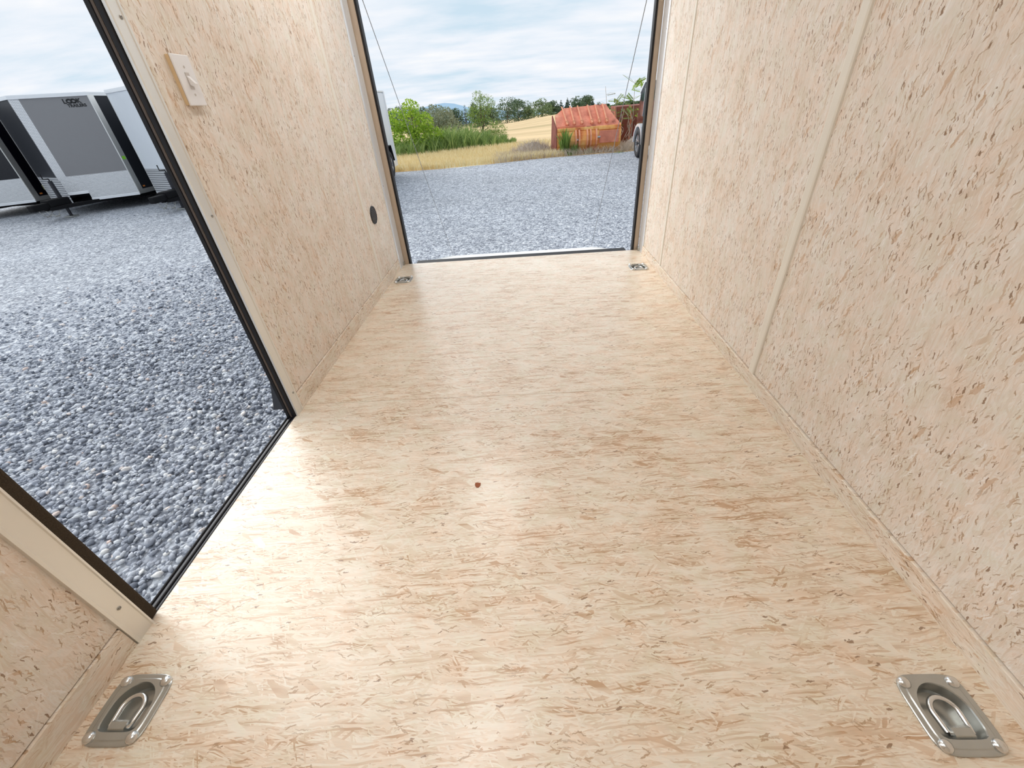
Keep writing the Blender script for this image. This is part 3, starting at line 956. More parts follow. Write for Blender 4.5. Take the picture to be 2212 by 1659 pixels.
def grow(name, label, cat, base, blobs, n, leaf, mat, seed, group=None, trunk=0.05, stems=5, aspect=0.6, bark='bark'):
    """stem(s) and foliage; blobs relative to base"""
    root = thing(name, label, cat, base, 0, group)
    rg = random.Random(seed)
    mb = MB()
    top = max(b[2] for b in blobs)
    mb.tube([(0, 0, -0.05), (rg.uniform(-.02, .02) * top, 0, top * 0.4), (rg.uniform(-.05, .05) * top, 0, top * 0.95)], [trunk, trunk * 0.7, trunk * 0.2], 7)
    for k in range(stems):
        b = blobs[k % len(blobs)]
        z0 = top * rg.uniform(0.08, 0.4)
        mb.tube([(0, 0, z0), (b[0] * 0.5, b[1] * 0.5, (z0 + b[2]) * 0.5 + 0.02), (b[0] + rg.uniform(-.4, .4) * b[3], b[1], b[2] + rg.uniform(0, .6) * b[5])], [trunk * 0.5, trunk * 0.35, trunk * 0.1], 5)
    mb.build('trunk', bark, root)
    leaf_cloud('foliage', crown_points(blobs, n, seed), leaf, mat, root, seed, aspect)
    return root


# far tree line: (x pixel of centre, y pixel of top, half width in pixels, kind)
TL = [(842, 232, 16, 0), (866, 226, 18, 0), (890, 230, 16, 1), (912, 228, 14, 0), (930, 224, 16, 2), (950, 228, 14, 0), (966, 231, 13, 2), (984, 231, 13, 0), (1003, 227, 12, 3), (1022, 221, 13, 0),
      (1040, 222, 12, 0), (1062, 220, 15, 1), (1093, 208, 28, 0), (1118, 213, 20, 0), (1140, 226, 14, 1), (1171, 211, 24, 1), (1196, 216, 14, 0), (1212, 217, 7, 3), (1226, 212, 8, 3), (1248, 207, 15, 0),
      (1264, 204, 15, 0), (1280, 216, 9, 3), (1294, 220, 11, 3), (1312, 224, 10, 0), (1336, 222, 14, 1), (1362, 216, 14, 0), (1392, 212, 16, 0), (1420, 210, 16, 1)]
FL = {0: ('dark green broadleaf tree in the hedgerow beyond the stubble field', 'leaf_far'), 1: ('mid green rounded tree in the hedgerow beyond the stubble field', 'leaf_far_light'),
      2: ('grey green tree in the hedgerow beyond the stubble field', 'leaf_greygreen'), 3: ('dark pointed conifer in the hedgerow beyond the stubble field', 'leaf_conifer')}
for i, (px, pt_, hwp, kd) in enumerate(TL):
    Yt = 184 + 15 * (i % 3)
    top = at_y(px, pt_, Yt)
    bz = field_z(top[0], Yt)
    h = top[2] - bz; w = hwp * Yt / FPX * 1.1
    rg = random.Random(i + 50)
    blobs = []
    if kd == 3:
        for k in range(7):
            f_ = k / 6
            blobs.append((0, 0, h * (0.15 + 0.82 * f_), w * (1 - f_ * 0.9), w * (1 - f_ * 0.9), h * 0.09))
        n = 900
    else:
        for k in range(9):
            an = rg.uniform(0, 2 * PI); rr = rg.uniform(0.2, 0.75)
            blobs.append((w * rr * math.cos(an), w * rr * math.sin(an), h * rg.uniform(0.25, 0.78), w * rg.uniform(.35, .6), w * rg.uniform(.35, .6), h * rg.uniform(0.13, 0.22)))
        blobs.append((0, 0, h * 0.5, w * 0.7, w * 0.7, h * 0.3)); blobs.append((0, 0, h * 0.83, w * 0.4, w * 0.4, h * 0.17)); blobs.append((0, 0, h * 0.15, w * 0.9, w * 0.9, h * 0.16))
        n = 2000
    lbl = {1093: 'broadest dark green tree standing out above the far hedgerow', 1171: 'wide mid green tree beside the pair of dark conifers', 1264: 'tallest dark green tree behind the orange bucket', 1003: 'lone dark conifer between broadleaf trees before the blue hill'}.get(px, FL[kd][0])
    grow('conifer_tree' if kd == 3 else 'hedgerow_tree', lbl, 'tree', (top[0], Yt, bz), blobs, n, 0.55 if kd != 3 else 0.45, FL[kd][1], 100 + i, 'trees beyond the field', 0.22, 5)

# bright leafy shrub beside the white trailer
b0 = (-4.05, 18.2, GZ)
bl = [(-0.35, 0, 0.55, 0.62, 0.6, 0.5), (0.35, -0.1, 0.5, 0.6, 0.6, 0.45), (0.0, 0, 1.05, 0.55, 0.5, 0.42), (-0.55, 0.1, 1.15, 0.4, 0.45, 0.4), (0.45, 0, 1.05, 0.42, 0.45, 0.32), (0.05, 0, 1.5, 0.33, 0.35, 0.3),
      (0.75, 0, 0.55, 0.42, 0.4, 0.35), (-0.1, 0, 0.25, 0.7, 0.5, 0.25), (0.55, -0.1, 0.2, 0.45, 0.4, 0.2), (-0.75, 0.1, 0.75, 0.35, 0.4, 0.5)]
grow('leafy_shrub', 'bright green leafy shrub growing beside the white trailer', 'shrub', b0, bl, 5200, 0.10, 'leaf_bright', 301, None, 0.035, 9, 0.55)
# darker tree behind it
p = at_y(925, 300, 23)
grow('leafy_shrub', 'dull grey green bush behind the bright green shrub', 'shrub', (p[0], 23, field_z(p[0], 23)), [(0, 0, 0.8, 1.0, 0.7, 0.6), (0.5, 0, 1.2, 0.7, 0.6, 0.5), (-0.6, 0, 1.1, 0.7, 0.6, 0.6), (1.1, 0, 0.7, 0.7, 0.6, 0.55)], 3600, 0.10, 'leaf_greygreen', 302, None, 0.04, 7)
# small bare-stemmed tree
p = at_y(965, 292, 24)
grow('small_tree', 'small grey green tree on a bare dark stem before the stubble', 'tree', (p[0], 24, field_z(p[0], 24)), [(0, 0, 1.05, 0.42, 0.4, 0.35), (0.15, 0, 1.35, 0.32, 0.3, 0.28), (-0.25, 0, 0.85, 0.3, 0.3, 0.2)], 1100, 0.08, 'leaf_greygreen', 303, None, 0.045, 6, 0.4)
# airy tree standing at the end of the weeds
p = at_y(1046, 306, 21.5)
grow('small_tree', 'airy light green young tree at the end of the weed strip', 'tree', (p[0], 21.5, GZ), [(-0.05, 0, 1.25, 0.55, 0.5, 0.5), (0.2, 0, 1.45, 0.45, 0.4, 0.36), (-0.3, 0, 1.1, 0.45, 0.4, 0.35), (0.1, 0, 0.6, 0.75, 0.6, 0.4), (0.6, 0, 0.45, 0.5, 0.5, 0.3), (0.3, 0, 0.25, 0.85, 0.6, 0.22), (-0.1, 0, 1.75, 0.25, 0.25, 0.2)],
     3600, 0.085, 'leaf_mid', 304, None, 0.04, 9, 0.3)


def blades(name, P, h, mat, seed, wfac=0.05, lean=0.35):
    rg = np.random.default_rng(seed); n = len(P)
    a = rg.uniform(0, 2 * PI, n); hh = h * rg.uniform(0.5, 1.25, n)
    dx = np.stack([np.cos(a), np.sin(a), np.zeros(n)], 1)
    ln = np.stack([rg.normal(0, lean, n), rg.normal(0, lean, n), np.ones(n)], 1)
    w = (hh * wfac)[:, None]
    mid = P + ln * (hh * 0.55)[:, None] * np.array([0.6, 0.6, 1]); tip = P + ln * hh[:, None]
    V = np.stack([P - dx * w, P + dx * w, mid + dx * w * 0.8, mid - dx * w * 0.8, tip], 1).reshape(-1, 3)
    o = (np.arange(n) * 5)[:, None, None]
    F = (np.array([[0, 1, 2], [0, 2, 3], [3, 2, 4]])[None] + o).reshape(-1, 3)
    return link(name, np_mesh(name, V, F), mat)


rg = np.random.default_rng(5)
# golden grass strip
n = 26000
x = rg.uniform(-5.2, 1.3, n); y = np.array([edge_y(v) for v in x]) + rg.uniform(0.0, 1.0, n) ** 1.2 * 5.0 + 0.05
o = blades('golden_grass', np.stack([x, y, np.full(n, GZ)], 1), 0.17, 'grass_gold', 6, 0.045)
o['kind'] = 'stuff'; tag(o, 'golden dry grass strip between the gravel and the weeds', 'grass')
# green weed strip
n = 26000
x = rg.uniform(-6.5, -0.2, n)
yc = np.interp(x, [-9, -4.6, -2.3, -1, -0.2], [17.6, 18.0, 19.3, 20.2, 20.6])
hw_ = np.interp(x, [-9, -4.6, -2.3, -1.2, -0.2], [1.3, 1.4, 1.5, 1.2, 0.4])
hgt = np.interp(x, [-9, -4.6, -3.2, -2.3, -1.5, -0.9, -0.2], [0.5, 0.45, 0.7, 0.72, 0.5, 0.35, 0.15])
y = yc + rg.normal(0, 0.45, n).clip(-1, 1) * hw_
hgt = hgt * (0.75 + 0.35 * np.sin(x * 7.1 + y * 3.0) * np.sin(x * 3.3 - y * 5.2) + 0.25 * np.sin(x * 17.0 + 1.0))
o = blades('green_weeds', np.stack([x, y, np.full(n, GZ)], 1), hgt * 0.85, 'weed_green', 8, 0.032, 0.34)
o['kind'] = 'stuff'; tag(o, 'tall green weeds growing in a strip before the stubble field', 'weeds')
# dead grass at the foot of the bucket
n = 9000
x = rg.uniform(-0.8, 6, n); y = np.array([edge_y(v) for v in x]) + rg.uniform(0.0, 1.6, n)
keep = ~((x > 0.9) & (x < 3.1) & (y > 14.25) & (y < 15.8))
o = blades('dead_grass', np.stack([x, y, GZ + 0.30 * np.clip(1 - np.hypot((x - 0.35) / 0.75, (y - 15.1) / 0.6), 0, 1) ** 0.7], 1)[keep], 0.18, 'grass_dead', 9, 0.03, 0.6)
o['kind'] = 'stuff'; tag(o, 'pale dead grass and stems around the rusty bucket', 'grass')

# dirt mounds
for i, (cx, cy, rx, ry, h, lb) in enumerate(((0.35, 15.1, 0.75, 0.6, 0.30, 'grey brown dirt and brush heap before the rusty bucket side plate'), (3.9, 15.0, 0.8, 0.6, 0.34, 'grey dirt heap under the dead vines behind the silver wheel'))):
    mb = MB(); S_ = 28; rings_ = []
    rr = random.Random(i)
    for k in range(7):
        f_ = k / 6
        rings_.append([mb.bm.verts.new((cx + rx * (1 - f_) * math.cos(2 * PI * q / S_) * rr.uniform(.8, 1.15), cy + ry * (1 - f_) * math.sin(2 * PI * q / S_) * rr.uniform(.9, 1.1), GZ + h * math.sin(f_ * PI / 2) * rr.uniform(.7, 1.2) - 0.01 * (k == 0))) for q in range(S_)])
    for k in range(6):
        for q in range(S_): mb.bm.faces.new([rings_[k][q], rings_[k][(q + 1) % S_], rings_[k + 1][(q + 1) % S_], rings_[k + 1][q]])
    tag(mb.build('dirt_heap', 'dirt', loc=(cx, cy, GZ), smooth=True), lb, 'dirt heap')

# ------------------------------------------------------------------ rusty loader bucket
BX0, BX1 = 1.10, 2.98
bk = thing('loader_bucket', 'big rusty orange loader bucket lying on its mouth at the edge of the gravel', 'bucket', (2.0, 14.6, GZ))
def bw(o): return child_local(o, bk)
Y0 = 14.45
# back skin profile in (y,z): bulging back, then the sloped top plate
back = [(Y0 + 0.26, GZ + 0.00), (Y0 + 0.08, GZ + 0.10), (Y0 - 0.03, GZ + 0.22), (Y0 - 0.07, GZ + 0.34), (Y0 - 0.05, GZ + 0.48), (Y0 + 0.0, GZ + 0.57), (Y0 + 0.03, GZ + 0.62)]
topp = [(Y0 + 0.03, GZ + 0.62), (Y0 + 0.12, GZ + 0.72), (Y0 + 0.75, GZ + 1.20)]
def skin(prof, th):
    n_ = len(prof); out = []
    for i, (y_, z_) in enumerate(prof):
        a_ = prof[max(i - 1, 0)]; b_ = prof[min(i + 1, n_ - 1)]
        dy, dz = b_[0] - a_[0], b_[1] - a_[1]; l_ = math.hypot(dy, dz)
        out.append((y_ + dz / l_ * th, z_ - dy / l_ * th))
    return prof + out[::-1]
bw(MB().prism(skin(back, 0.025), 'x', BX0, BX1).build('back_plate', 'rust_orange'))
# sloped top plate, narrower at its far edge like the photographed one
tp = MB()
w0, w1 = (BX0, BX1), (BX0 + 0.26, BX1 - 0.34)
q = [(BX0, Y0 + 0.03, GZ + 0.62), (BX1, Y0 + 0.03, GZ + 0.62), (BX1, Y0 + 0.14, GZ + 0.74), (BX1 - 0.10, Y0 + 0.28, GZ + 0.845), (w1[1], Y0 + 0.75, GZ + 1.20), (w1[0], Y0 + 0.75, GZ + 1.17), (BX0 - 0.03, Y0 + 0.48, GZ + 1.0)]
tp.poly(q + [(a, b + 0.02, c - 0.03) for a, b, c in q], [list(range(7)), list(range(7, 14))[::-1]] + [[i, (i + 1) % 7, 7 + (i + 1) % 7, 7 + i] for i in range(7)])
bw(tp.build('top_plate', 'rust_red'))
for k, (xb, xt) in enumerate(((1.42, 1.30), (1.63, 1.55), (1.86, 1.78), (2.16, 2.08), (2.38, 2.31), (2.60, 2.54))):
    r_ = MB()
    pts = [(xb - 0.018, Y0 + 0.12, GZ + 0.735), (xb + 0.018, Y0 + 0.12, GZ + 0.735), (xt + 0.018, Y0 + 0.74, GZ + 1.205), (xt - 0.018, Y0 + 0.74, GZ + 1.205)]
    tpz = [(a, b - 0.03, c + (0.045 if i < 2 else 0.012)) for i, (a, b, c) in enumerate(pts)]
    r_.poly(pts + tpz, [[0, 1, 2, 3], [4, 7, 6, 5], [0, 4, 5, 1], [1, 5, 6, 2], [2, 6, 7, 3], [3, 7, 4, 0]])
    bw(r_.build('stiffener', 'rust_edge'))
    bw(MB().box(xb - 0.05, xb + 0.05, Y0 + 0.17, Y0 + 0.21, GZ + 0.76, GZ + 0.86).build('lug', 'rust_edge'))
bw(MB().box(BX0 + 0.01, BX1 - 0.01, Y0 - 0.01, Y0 + 0.06, GZ + 0.60, GZ + 0.68, 0.01).build('cross_bar', 'rust_orange'))
bw(MB().box(BX0 + 0.02, 1.95, Y0 + 0.06, Y0 + 0.10, GZ + 0.70, GZ + 0.735).build('cross_bar', 'rust_red'))
bw(MB().box(2.35, BX1 - 0.02, Y0 - 0.03, Y0 + 0.02, GZ + 0.58, GZ + 0.65, 0.008).build('cross_bar', 'rust_orange'))
# left and right side plates
for xa, xb_ in ((BX0 - 0.03, BX0), (BX1, BX1 + 0.03)):
    prof = [(Y0 + 0.16, GZ), (Y0 - 0.04, GZ + 0.25), (Y0 - 0.05, GZ + 0.45), (Y0 + 0.02, GZ + 0.66), (Y0 + 0.14, GZ + 0.72), (Y0 + 1.10, GZ + 0.60), (Y0 + 1.25, GZ)]
    bw(MB().prism(prof, 'x', xa, xb_).build('side_plate', 'rust_dark' if xa < 2 else 'rust_orange'))
ep = MB()
ep.poly([(BX0 - 0.16, Y0 + 0.55, GZ), (BX0 - 0.03, Y0 + 0.12, GZ), (BX0 - 0.03, Y0 + 0.02, GZ + 0.68), (BX0 - 0.12, Y0 + 0.48, GZ + 1.01)] + [(BX0 - 0.13, Y0 + 0.60, GZ), (BX0, Y0 + 0.16, GZ), (BX0, Y0 + 0.06, GZ + 0.68), (BX0 - 0.09, Y0 + 0.52, GZ + 1.01)],
        [[0, 1, 2, 3], [4, 7, 6, 5], [0, 4, 5, 1], [1, 5, 6, 2], [2, 6, 7, 3], [3, 7, 4, 0]])
bw(ep.build('end_cheek', 'rust_dark'))
# hinge brackets on the back: curved fins
for xb in (1.66, 1.76, 2.00, 2.10, 2.27):
    tall = 0.12
    inn = [(y_, z_) for y_, z_ in back]
    out = [(y_ - tall * (0.6 + 0.4 * math.sin(i / 6 * PI)), z_) for i, (y_, z_) in enumerate(back)]
    bw(MB().prism(inn + out[::-1], 'x', xb - 0.022, xb + 0.022).build('bracket', 'rust_edge'))
for xb, zz in ((1.70, 0.36), (2.34, 0.40)):
    bw(MB().cyl((xb - 0.05, Y0 - 0.06, GZ + zz), (xb + 0.05, Y0 - 0.06, GZ + zz), 0.035, 16).build('pivot_pin', 'zinc'))
bw(MB().box(2.36, 2.94, Y0 - 0.085, Y0 - 0.04, GZ + 0.24, GZ + 0.56, 0.008).build('wear_plate', 'rust_red'))
bw(MB().box(1.98, 2.10, Y0 + 0.0, Y0 + 0.05, GZ + 0.60, GZ + 0.69).build('latch_plate', 'rust_dark'))

# second rusty bucket behind
r2 = MB()
prof = [(16.05, GZ), (15.9, GZ + 0.35), (15.9, GZ + 0.7), (16.05, GZ + 1.08), (16.8, GZ + 1.1), (16.9, GZ)]
rb = thing('loader_bucket', 'dark rust-red bucket behind the orange one, hung with dead vines', 'bucket', (3.6, 16.4, GZ))
child_local(MB().prism(prof, 'x', 3.10, 4.6).build('shell', 'rust_dark'), rb)
for k, xx in enumerate((3.1, 3.6, 4.1, 4.58)):
    pr2 = [(y_ - 0.05, z_) for y_, z_ in prof[:4]] + [(y_ + 0.01, z_) for y_, z_ in prof[:4]][::-1]
    child_local(MB().prism(pr2, 'x', xx - 0.02, xx + 0.02).build('stiffener', 'rust_red'), rb)

# dead vines in front of the second bucket
dv = thing('dead_vine', 'tangle of pale dead vines hanging before the dark rusty bucket', 'vine', (3.5, 15.7, GZ))
rr = random.Random(3)
for k in range(16):
    x0 = 3.05 + 0.09 * k
    pts = []
    x_ = x0
    for s_ in range(8):
        x_ += rr.uniform(-.10, .10)
        pts.append((x_, 15.6 + rr.uniform(-.12, .1), GZ - 0.01 + s_ * rr.uniform(0.10, 0.15)))
    child_local(MB().tube(pts, 0.009, 5).build('stem', 'dead_wood'), dv)
br = thing('dead_branches', 'pale fallen branches lying at the foot of the orange bucket', 'branches', (2.6, 14.2, GZ))
for k in range(9):
    x_, y_ = rr.uniform(1.9, 3.2), rr.uniform(14.05, 14.3)
    l_ = rr.uniform(0.3, 0.7); an = rr.uniform(-.5, .5)
    child_local(MB().tube([(x_, y_, GZ + 0.012), (x_ + l_ * .5, y_ + rr.uniform(-.05, .05), GZ + 0.02 + l_ * .2 * abs(an)), (x_ + l_ * math.cos(an), y_ + rr.uniform(-.05, .05), GZ + 0.02 + l_ * abs(math.sin(an)))], [0.014, 0.011, 0.006], 5).build('branch', 'dead_wood'), br)


# saplings with feathered leaves
def sapling(label, base, top, fronds, mat, seed, fl=0.35):
    root = thing('sapling', label, 'plant', base)
    rg_ = random.Random(seed)
    h = Vector(top) - Vector(base)
    MB().tube([(0, 0, 0), tuple(h * 0.5 + Vector((0.02, 0, 0))), tuple(h)], [0.013, 0.010, 0.004], 6).build('stem', 'dead_wood', root)
    P = []
    for k in range(fronds):
        f_ = rg_.uniform(0.42, 1.0)
        o_ = h * f_
        an = rg_.uniform(0, 2 * PI)
        d = Vector((math.cos(an), math.sin(an) * 0.5, rg_.uniform(-0.15, 0.75))).normalized() * fl * rg_.uniform(0.6, 1.1)
        e = o_ + d + Vector((0, 0, -0.04))
        mb = MB(); mb.tube([tuple(o_), tuple(o_ + d * 0.5 + Vector((0, 0, 0.02))), tuple(e)], [0.004, 0.003, 0.0015], 4)
        bmv = mb.bm
        for q_ in range(8):
            t_ = 0.2 + 0.8 * q_ / 7
            c = o_ + (e - o_) * t_
            for sd in (-1, 1):
                side = Vector((-d.y, d.x, -0.25 * fl)).normalized() * sd * fl * 0.24 + d * 0.10
                side.z -= 0.02
                w_ = d.normalized() * fl * 0.05
                vs_ = [bmv.verts.new(c), bmv.verts.new(c + side * 0.5 + w_), bmv.verts.new(c + side), bmv.verts.new(c + side * 0.5 - w_)]
                bmv.faces.new(vs_)
        mb.build('frond', mat, root)
    return root


s_b = lambda px, py, y: tuple(at_y(px, py, y))
sapling('thin sapling with feathery leaves rising behind the orange bucket', (2.92, 15.9, GZ), s_b(1308, 186, 15.9), 9, 'leaf_greygreen', 1, 0.30)
sapling('low bushy sapling between the two rusty buckets', (3.16, 15.8, GZ), s_b(1330, 214, 15.8), 10, 'leaf_mid', 2, 0.32)
sapling('tall leafy sapling above the dark rusty bucket', (3.62, 15.75, GZ), s_b(1372, 172, 15.75), 14, 'leaf_mid', 4, 0.42)
sapling('tall bright sapling rising behind the dark vehicle', (4.05, 15.6, GZ), s_b(1394, 176, 15.6), 14, 'leaf_bright', 6, 0.42)

# weeds against the bucket
for i, (xx, yy, h, nn, lb) in enumerate(((1.33, 14.28, 0.62, 240, 'yellow green tall weed against the orange bucket'), (1.62, 14.26, 0.28, 160, 'low dark green weed at the foot of the orange bucket'), (2.05, 14.22, 0.16, 120, 'small bright green tuft under the orange bucket'), (1.45, 14.05, 0.12, 120, 'small yellow green tuft on the gravel edge before the bucket'), (2.85, 13.75, 0.07, 50, 'tiny green tuft on the gravel near the silver wheel'))):
    rg = np.random.default_rng(i + 70)
    Pw = np.stack([xx + rg.normal(0, 0.05 + 0.02 * (h < .3), nn), yy + rg.normal(0, 0.03, nn), np.full(nn, GZ)], 1)
    o = blades('weed', Pw - np.array([xx, yy, 0]) * 0, h * rg.uniform(0.5, 1.1, nn), 'weed_green' if i in (1, 2) else 'leaf_mid', 80 + i, 0.05, 0.18)
    tag(o, lb, 'weed')

# ------------------------------------------------------------------ parked trailers seen through the side door
def text_mesh(body, size, extrude=0.002, shear=0.0, spacing=1.0):
    cu = bpy.data.curves.new('txt', 'FONT'); cu.body = body; cu.size = size; cu.extrude = extrude; cu.shear = shear; cu.space_character = spacing
    cu.offset = size * 0.045
    ob = bpy.data.objects.new('txt', cu); COL.objects.link(ob)
    bpy.context.view_layer.update()
    me = bpy.data.meshes.new_from_object(ob.evaluated_get(bpy.context.evaluated_depsgraph_get()))
    bpy.data.objects.remove(ob); bpy.data.curves.remove(cu)
    return me


HWD, VD, APY = 1.08, 0.60, 9.65


def vnose_trailer(xc, label, side_mat, left_mat, right_mat, logo=False, dx=0.0):
    root = thing('cargo_trailer', label, 'trailer', (xc, APY, GZ), 0, 'cargo trailers parked in a row')
    Lb = 4.3; z0 = 0.30; z1 = 2.19   # heights above ground; body floor and roof
    zf = 0.30
    A = Vector((0, 0)); BR = Vector((HWD, VD)); BL = Vector((-HWD, VD))
    def panel(p, q, za, zb, th, mat, name):
        d = (q - p).normalized(); nrm = Vector((-d.y, d.x))
        if nrm.y > 0: nrm = -nrm
        mb = MB(); pp = [p, q, q + nrm * th, p + nrm * th]
        mb.prism([(v.x, v.y) for v in pp], 'z', za, zb)
        return mb.build(name, mat, root)
    # body core
    cb = MB().prism([(0, 0.02), (HWD - 0.01, VD + 0.012), (-HWD + 0.01, VD + 0.012)], 'z', zf + 0.13, z1 - 0.02)
    cb.box(-HWD + 0.01, HWD - 0.01, VD + 0.0121, VD + Lb, zf, z1 - 0.02).build('body', side_mat, root)
    # side skins with seams
    for s in (-1, 1):
        for k in range(4):
            MB().box(min(s * HWD, s * (HWD - 0.012)), max(s * HWD, s * (HWD - 0.012)), VD + 0.04 + k * 1.06, VD + 0.04 + (k + 1) * 1.06 - 0.006, zf + 0.05, z1 - 0.07).build('side_panel', side_mat, root)
        MB().box(min(s * (HWD + 0.01), s * (HWD - 0.02)), max(s * (HWD + 0.01), s * (HWD - 0.02)), VD, VD + Lb, zf - 0.04, zf + 0.05).build('bottom_rail', 'aluminium', root)
        MB().box(min(s * (HWD + 0.008), s * (HWD - 0.03)), max(s * (HWD + 0.008), s * (HWD - 0.03)), VD, VD + Lb, z1 - 0.05, z1 - 0.02).build('roof_rail', 'trim_white', root)
        MB().box(min(s * (HWD + 0.006), s * HWD) , max(s * (HWD + 0.006), s * HWD) + 0.0, VD + 0.19, VD + 0.25, zf + 0.085, zf + 0.115).build('marker_lamp', 'lamp_orange', root)
    # nose panels
    panel(A, BR, zf + 0.42, z1 - 0.051, 0.006, right_mat, 'nose_panel')
    panel(A, BL, zf + 0.42, z1 - 0.051, 0.006, left_mat, 'nose_panel')
    panel(A, A + (BR - A).normalized() * 0.355, zf + 0.12, zf + 0.455, 0.010, 'diamond_plate', 'stone_guard')
    panel(A + (BR - A).normalized() * 0.356, BR, zf - 0.03, zf + 0.455, 0.010, 'diamond_plate', 'stone_guard')
    panel(A, BL, zf - 0.03, zf + 0.455, 0.010, 'ribbed_plate', 'stone_guard')
    dR = (BR - A).normalized()
    panel(A, A + dR * 0.36, zf + 0.10, zf + 0.15, 0.016, 'trim_white', 'nose_trim')
    panel(A + dR * 0.35, BR, zf - 0.05, zf + 0.0, 0.016, 'trim_white', 'nose_trim')
    panel(A, BL, zf - 0.05, zf - 0.01, 0.016, 'trim_white', 'nose_trim')
    # posts
    dL = (BL - A).normalized()
    mb = MB(); o_ = Vector((0, -0.014))
    mb.prism([(0, -0.02), tuple(A + dR * 0.145 + o_ * 0.6), tuple(A + dR * 0.145), (0, 0.0), tuple(A + dL * 0.07), tuple(A + dL * 0.07 + o_ * 0.6)], 'z', zf + 0.40, z1 - 0.05)
    mb.build('apex_post', 'diamond_plate', root)
    for s, c in ((1, BR), (-1, BL)):
        dn = dR if s > 0 else dL
        a_ = c - dn * 0.006
        out = Vector((dn.y * (1 if s > 0 else 1), -abs(dn.x)))
        out = Vector((s * abs(dn.y), -abs(dn.x))) * 0.014
        mb = MB(); mb.prism([tuple(a_), tuple(a_ + out), tuple(c + out), (c.x + s * 0.014, c.y), (c.x + s * 0.014, c.y + 0.13), (c.x, c.y + 0.13), tuple(c)], 'z', zf - 0.02, z1 - 0.04)
        mb.build('corner_post', 'aluminium', root)
    # roof and nose cap
    rf = [(0, -0.03), (HWD + 0.01, VD - 0.02), (HWD + 0.01, VD + Lb), (-HWD - 0.01, VD + Lb), (-HWD - 0.01, VD - 0.02)]
    MB().prism(rf, 'z', z1 - 0.019, z1 + 0.012).build('roof', 'trim_white', root)
    cp = [(0, -0.035), (HWD + 0.012, VD - 0.025), (HWD + 0.012, VD + 0.03), (0, 0.03), (-HWD - 0.012, VD + 0.03), (-HWD - 0.012, VD - 0.025)]
    MB().prism(cp, 'z', z1 - 0.05, z1 - 0.02).build('nose_cap', 'trim_white', root)
    # frame, tongue, coupler, jack, chains
    fr = MB(); fr.box(-0.95, 0.95, VD + 0.1, VD + Lb - 0.05, 0.18, zf - 0.001)
    fr.build('underframe', 'underframe_black', root)
    for s in (-1, 1):
        MB().tube([(s * 0.62, VD + 0.2, 0.235), (s * 0.05, -0.62, 0.235)], 0.045, 4).build('tongue_beam', 'underframe_black', root)
    MB().box(-0.10, 0.10, -0.60, -0.12, 0.26, 0.40, 0.02).build('tongue_plate', 'underframe_black', root)
    MB().box(-0.06, 0.06, -0.95, -0.52, 0.24, 0.36, 0.02).build('coupler', 'underframe_black', root)
    MB().cyl((0, -0.22, 0.03), (0, -0.22, 0.30), 0.030, 12).build('jack_leg', 'black_paint', root)
    jk = MB().cyl((0, -0.22, 0.20), (0, -0.22, 0.72), 0.040, 14).build('jack_tube', 'black_paint', root)
    MB().tube([(0, -0.22, 0.72), (0, -0.22, 0.76), (-0.12, -0.22, 0.76), (-0.12, -0.22, 0.86)], 0.012, 6).build('jack_handle', 'black_rubber', root)
    MB().box(-0.09, 0.09, -0.31, -0.13, 0.0, 0.03, 0.006).build('jack_foot', 'zinc', root)
    for s in (-1, 1):
        pts = []
        for k in range(9):
            f_ = k / 8
            pts.append((s * (0.07 + 0.03 * math.sin(f_ * PI)), -0.45 - 0.30 * f_, 0.22 - 0.13 * math.sin(f_ * PI)))
        for k in range(8):
            a_, b_ = Vector(pts[k]), Vector(pts[k + 1]); m_ = (a_ + b_) / 2
            ring = []
            d_ = (b_ - a_).normalized(); pr_ = d_.orthogonal().normalized()
            if k % 2: pr_ = d_.cross(pr_)
            for q_ in range(9):
                an = 2 * PI * q_ / 8
                ring.append(tuple(m_ + d_ * math.cos(an) * 0.032 + pr_ * math.sin(an) * 0.02))
            MB().tube(ring, 0.006, 5, False).build('chain_link', 'chain_steel', root)
    # wheels and fenders
    for s in (-1, 1):
        for yy in (VD + 2.0, VD + 2.72):
            c = (s * (HWD + 0.10 - 0.10), yy, 0.33)
            rot = Matrix.Translation(c) @ Matrix.Rotation(s * PI / 2, 4, 'Y')
            MB().lathe([(0.2, -0.1), (0.30, -0.1), (0.33, -0.06), (0.33, 0.06), (0.30, 0.1), (0.2, 0.1), (0.19, 0.05), (0, 0.05)], 28, rot).build('wheel', 'tyre', root)
        prof = [(VD + 1.5, 0.30), (VD + 1.68, 0.68), (VD + 3.05, 0.68), (VD + 3.22, 0.30)]
        MB().prism(prof + [(y_ * 1.0 + (0.02 if i < 2 else -0.02), z_ - 0.02) for i, (y_, z_) in enumerate(prof)][::-1], 'x', min(s * HWD, s * (HWD + 0.16)), max(s * HWD, s * (HWD + 0.16))).build('fender', 'aluminium', root)
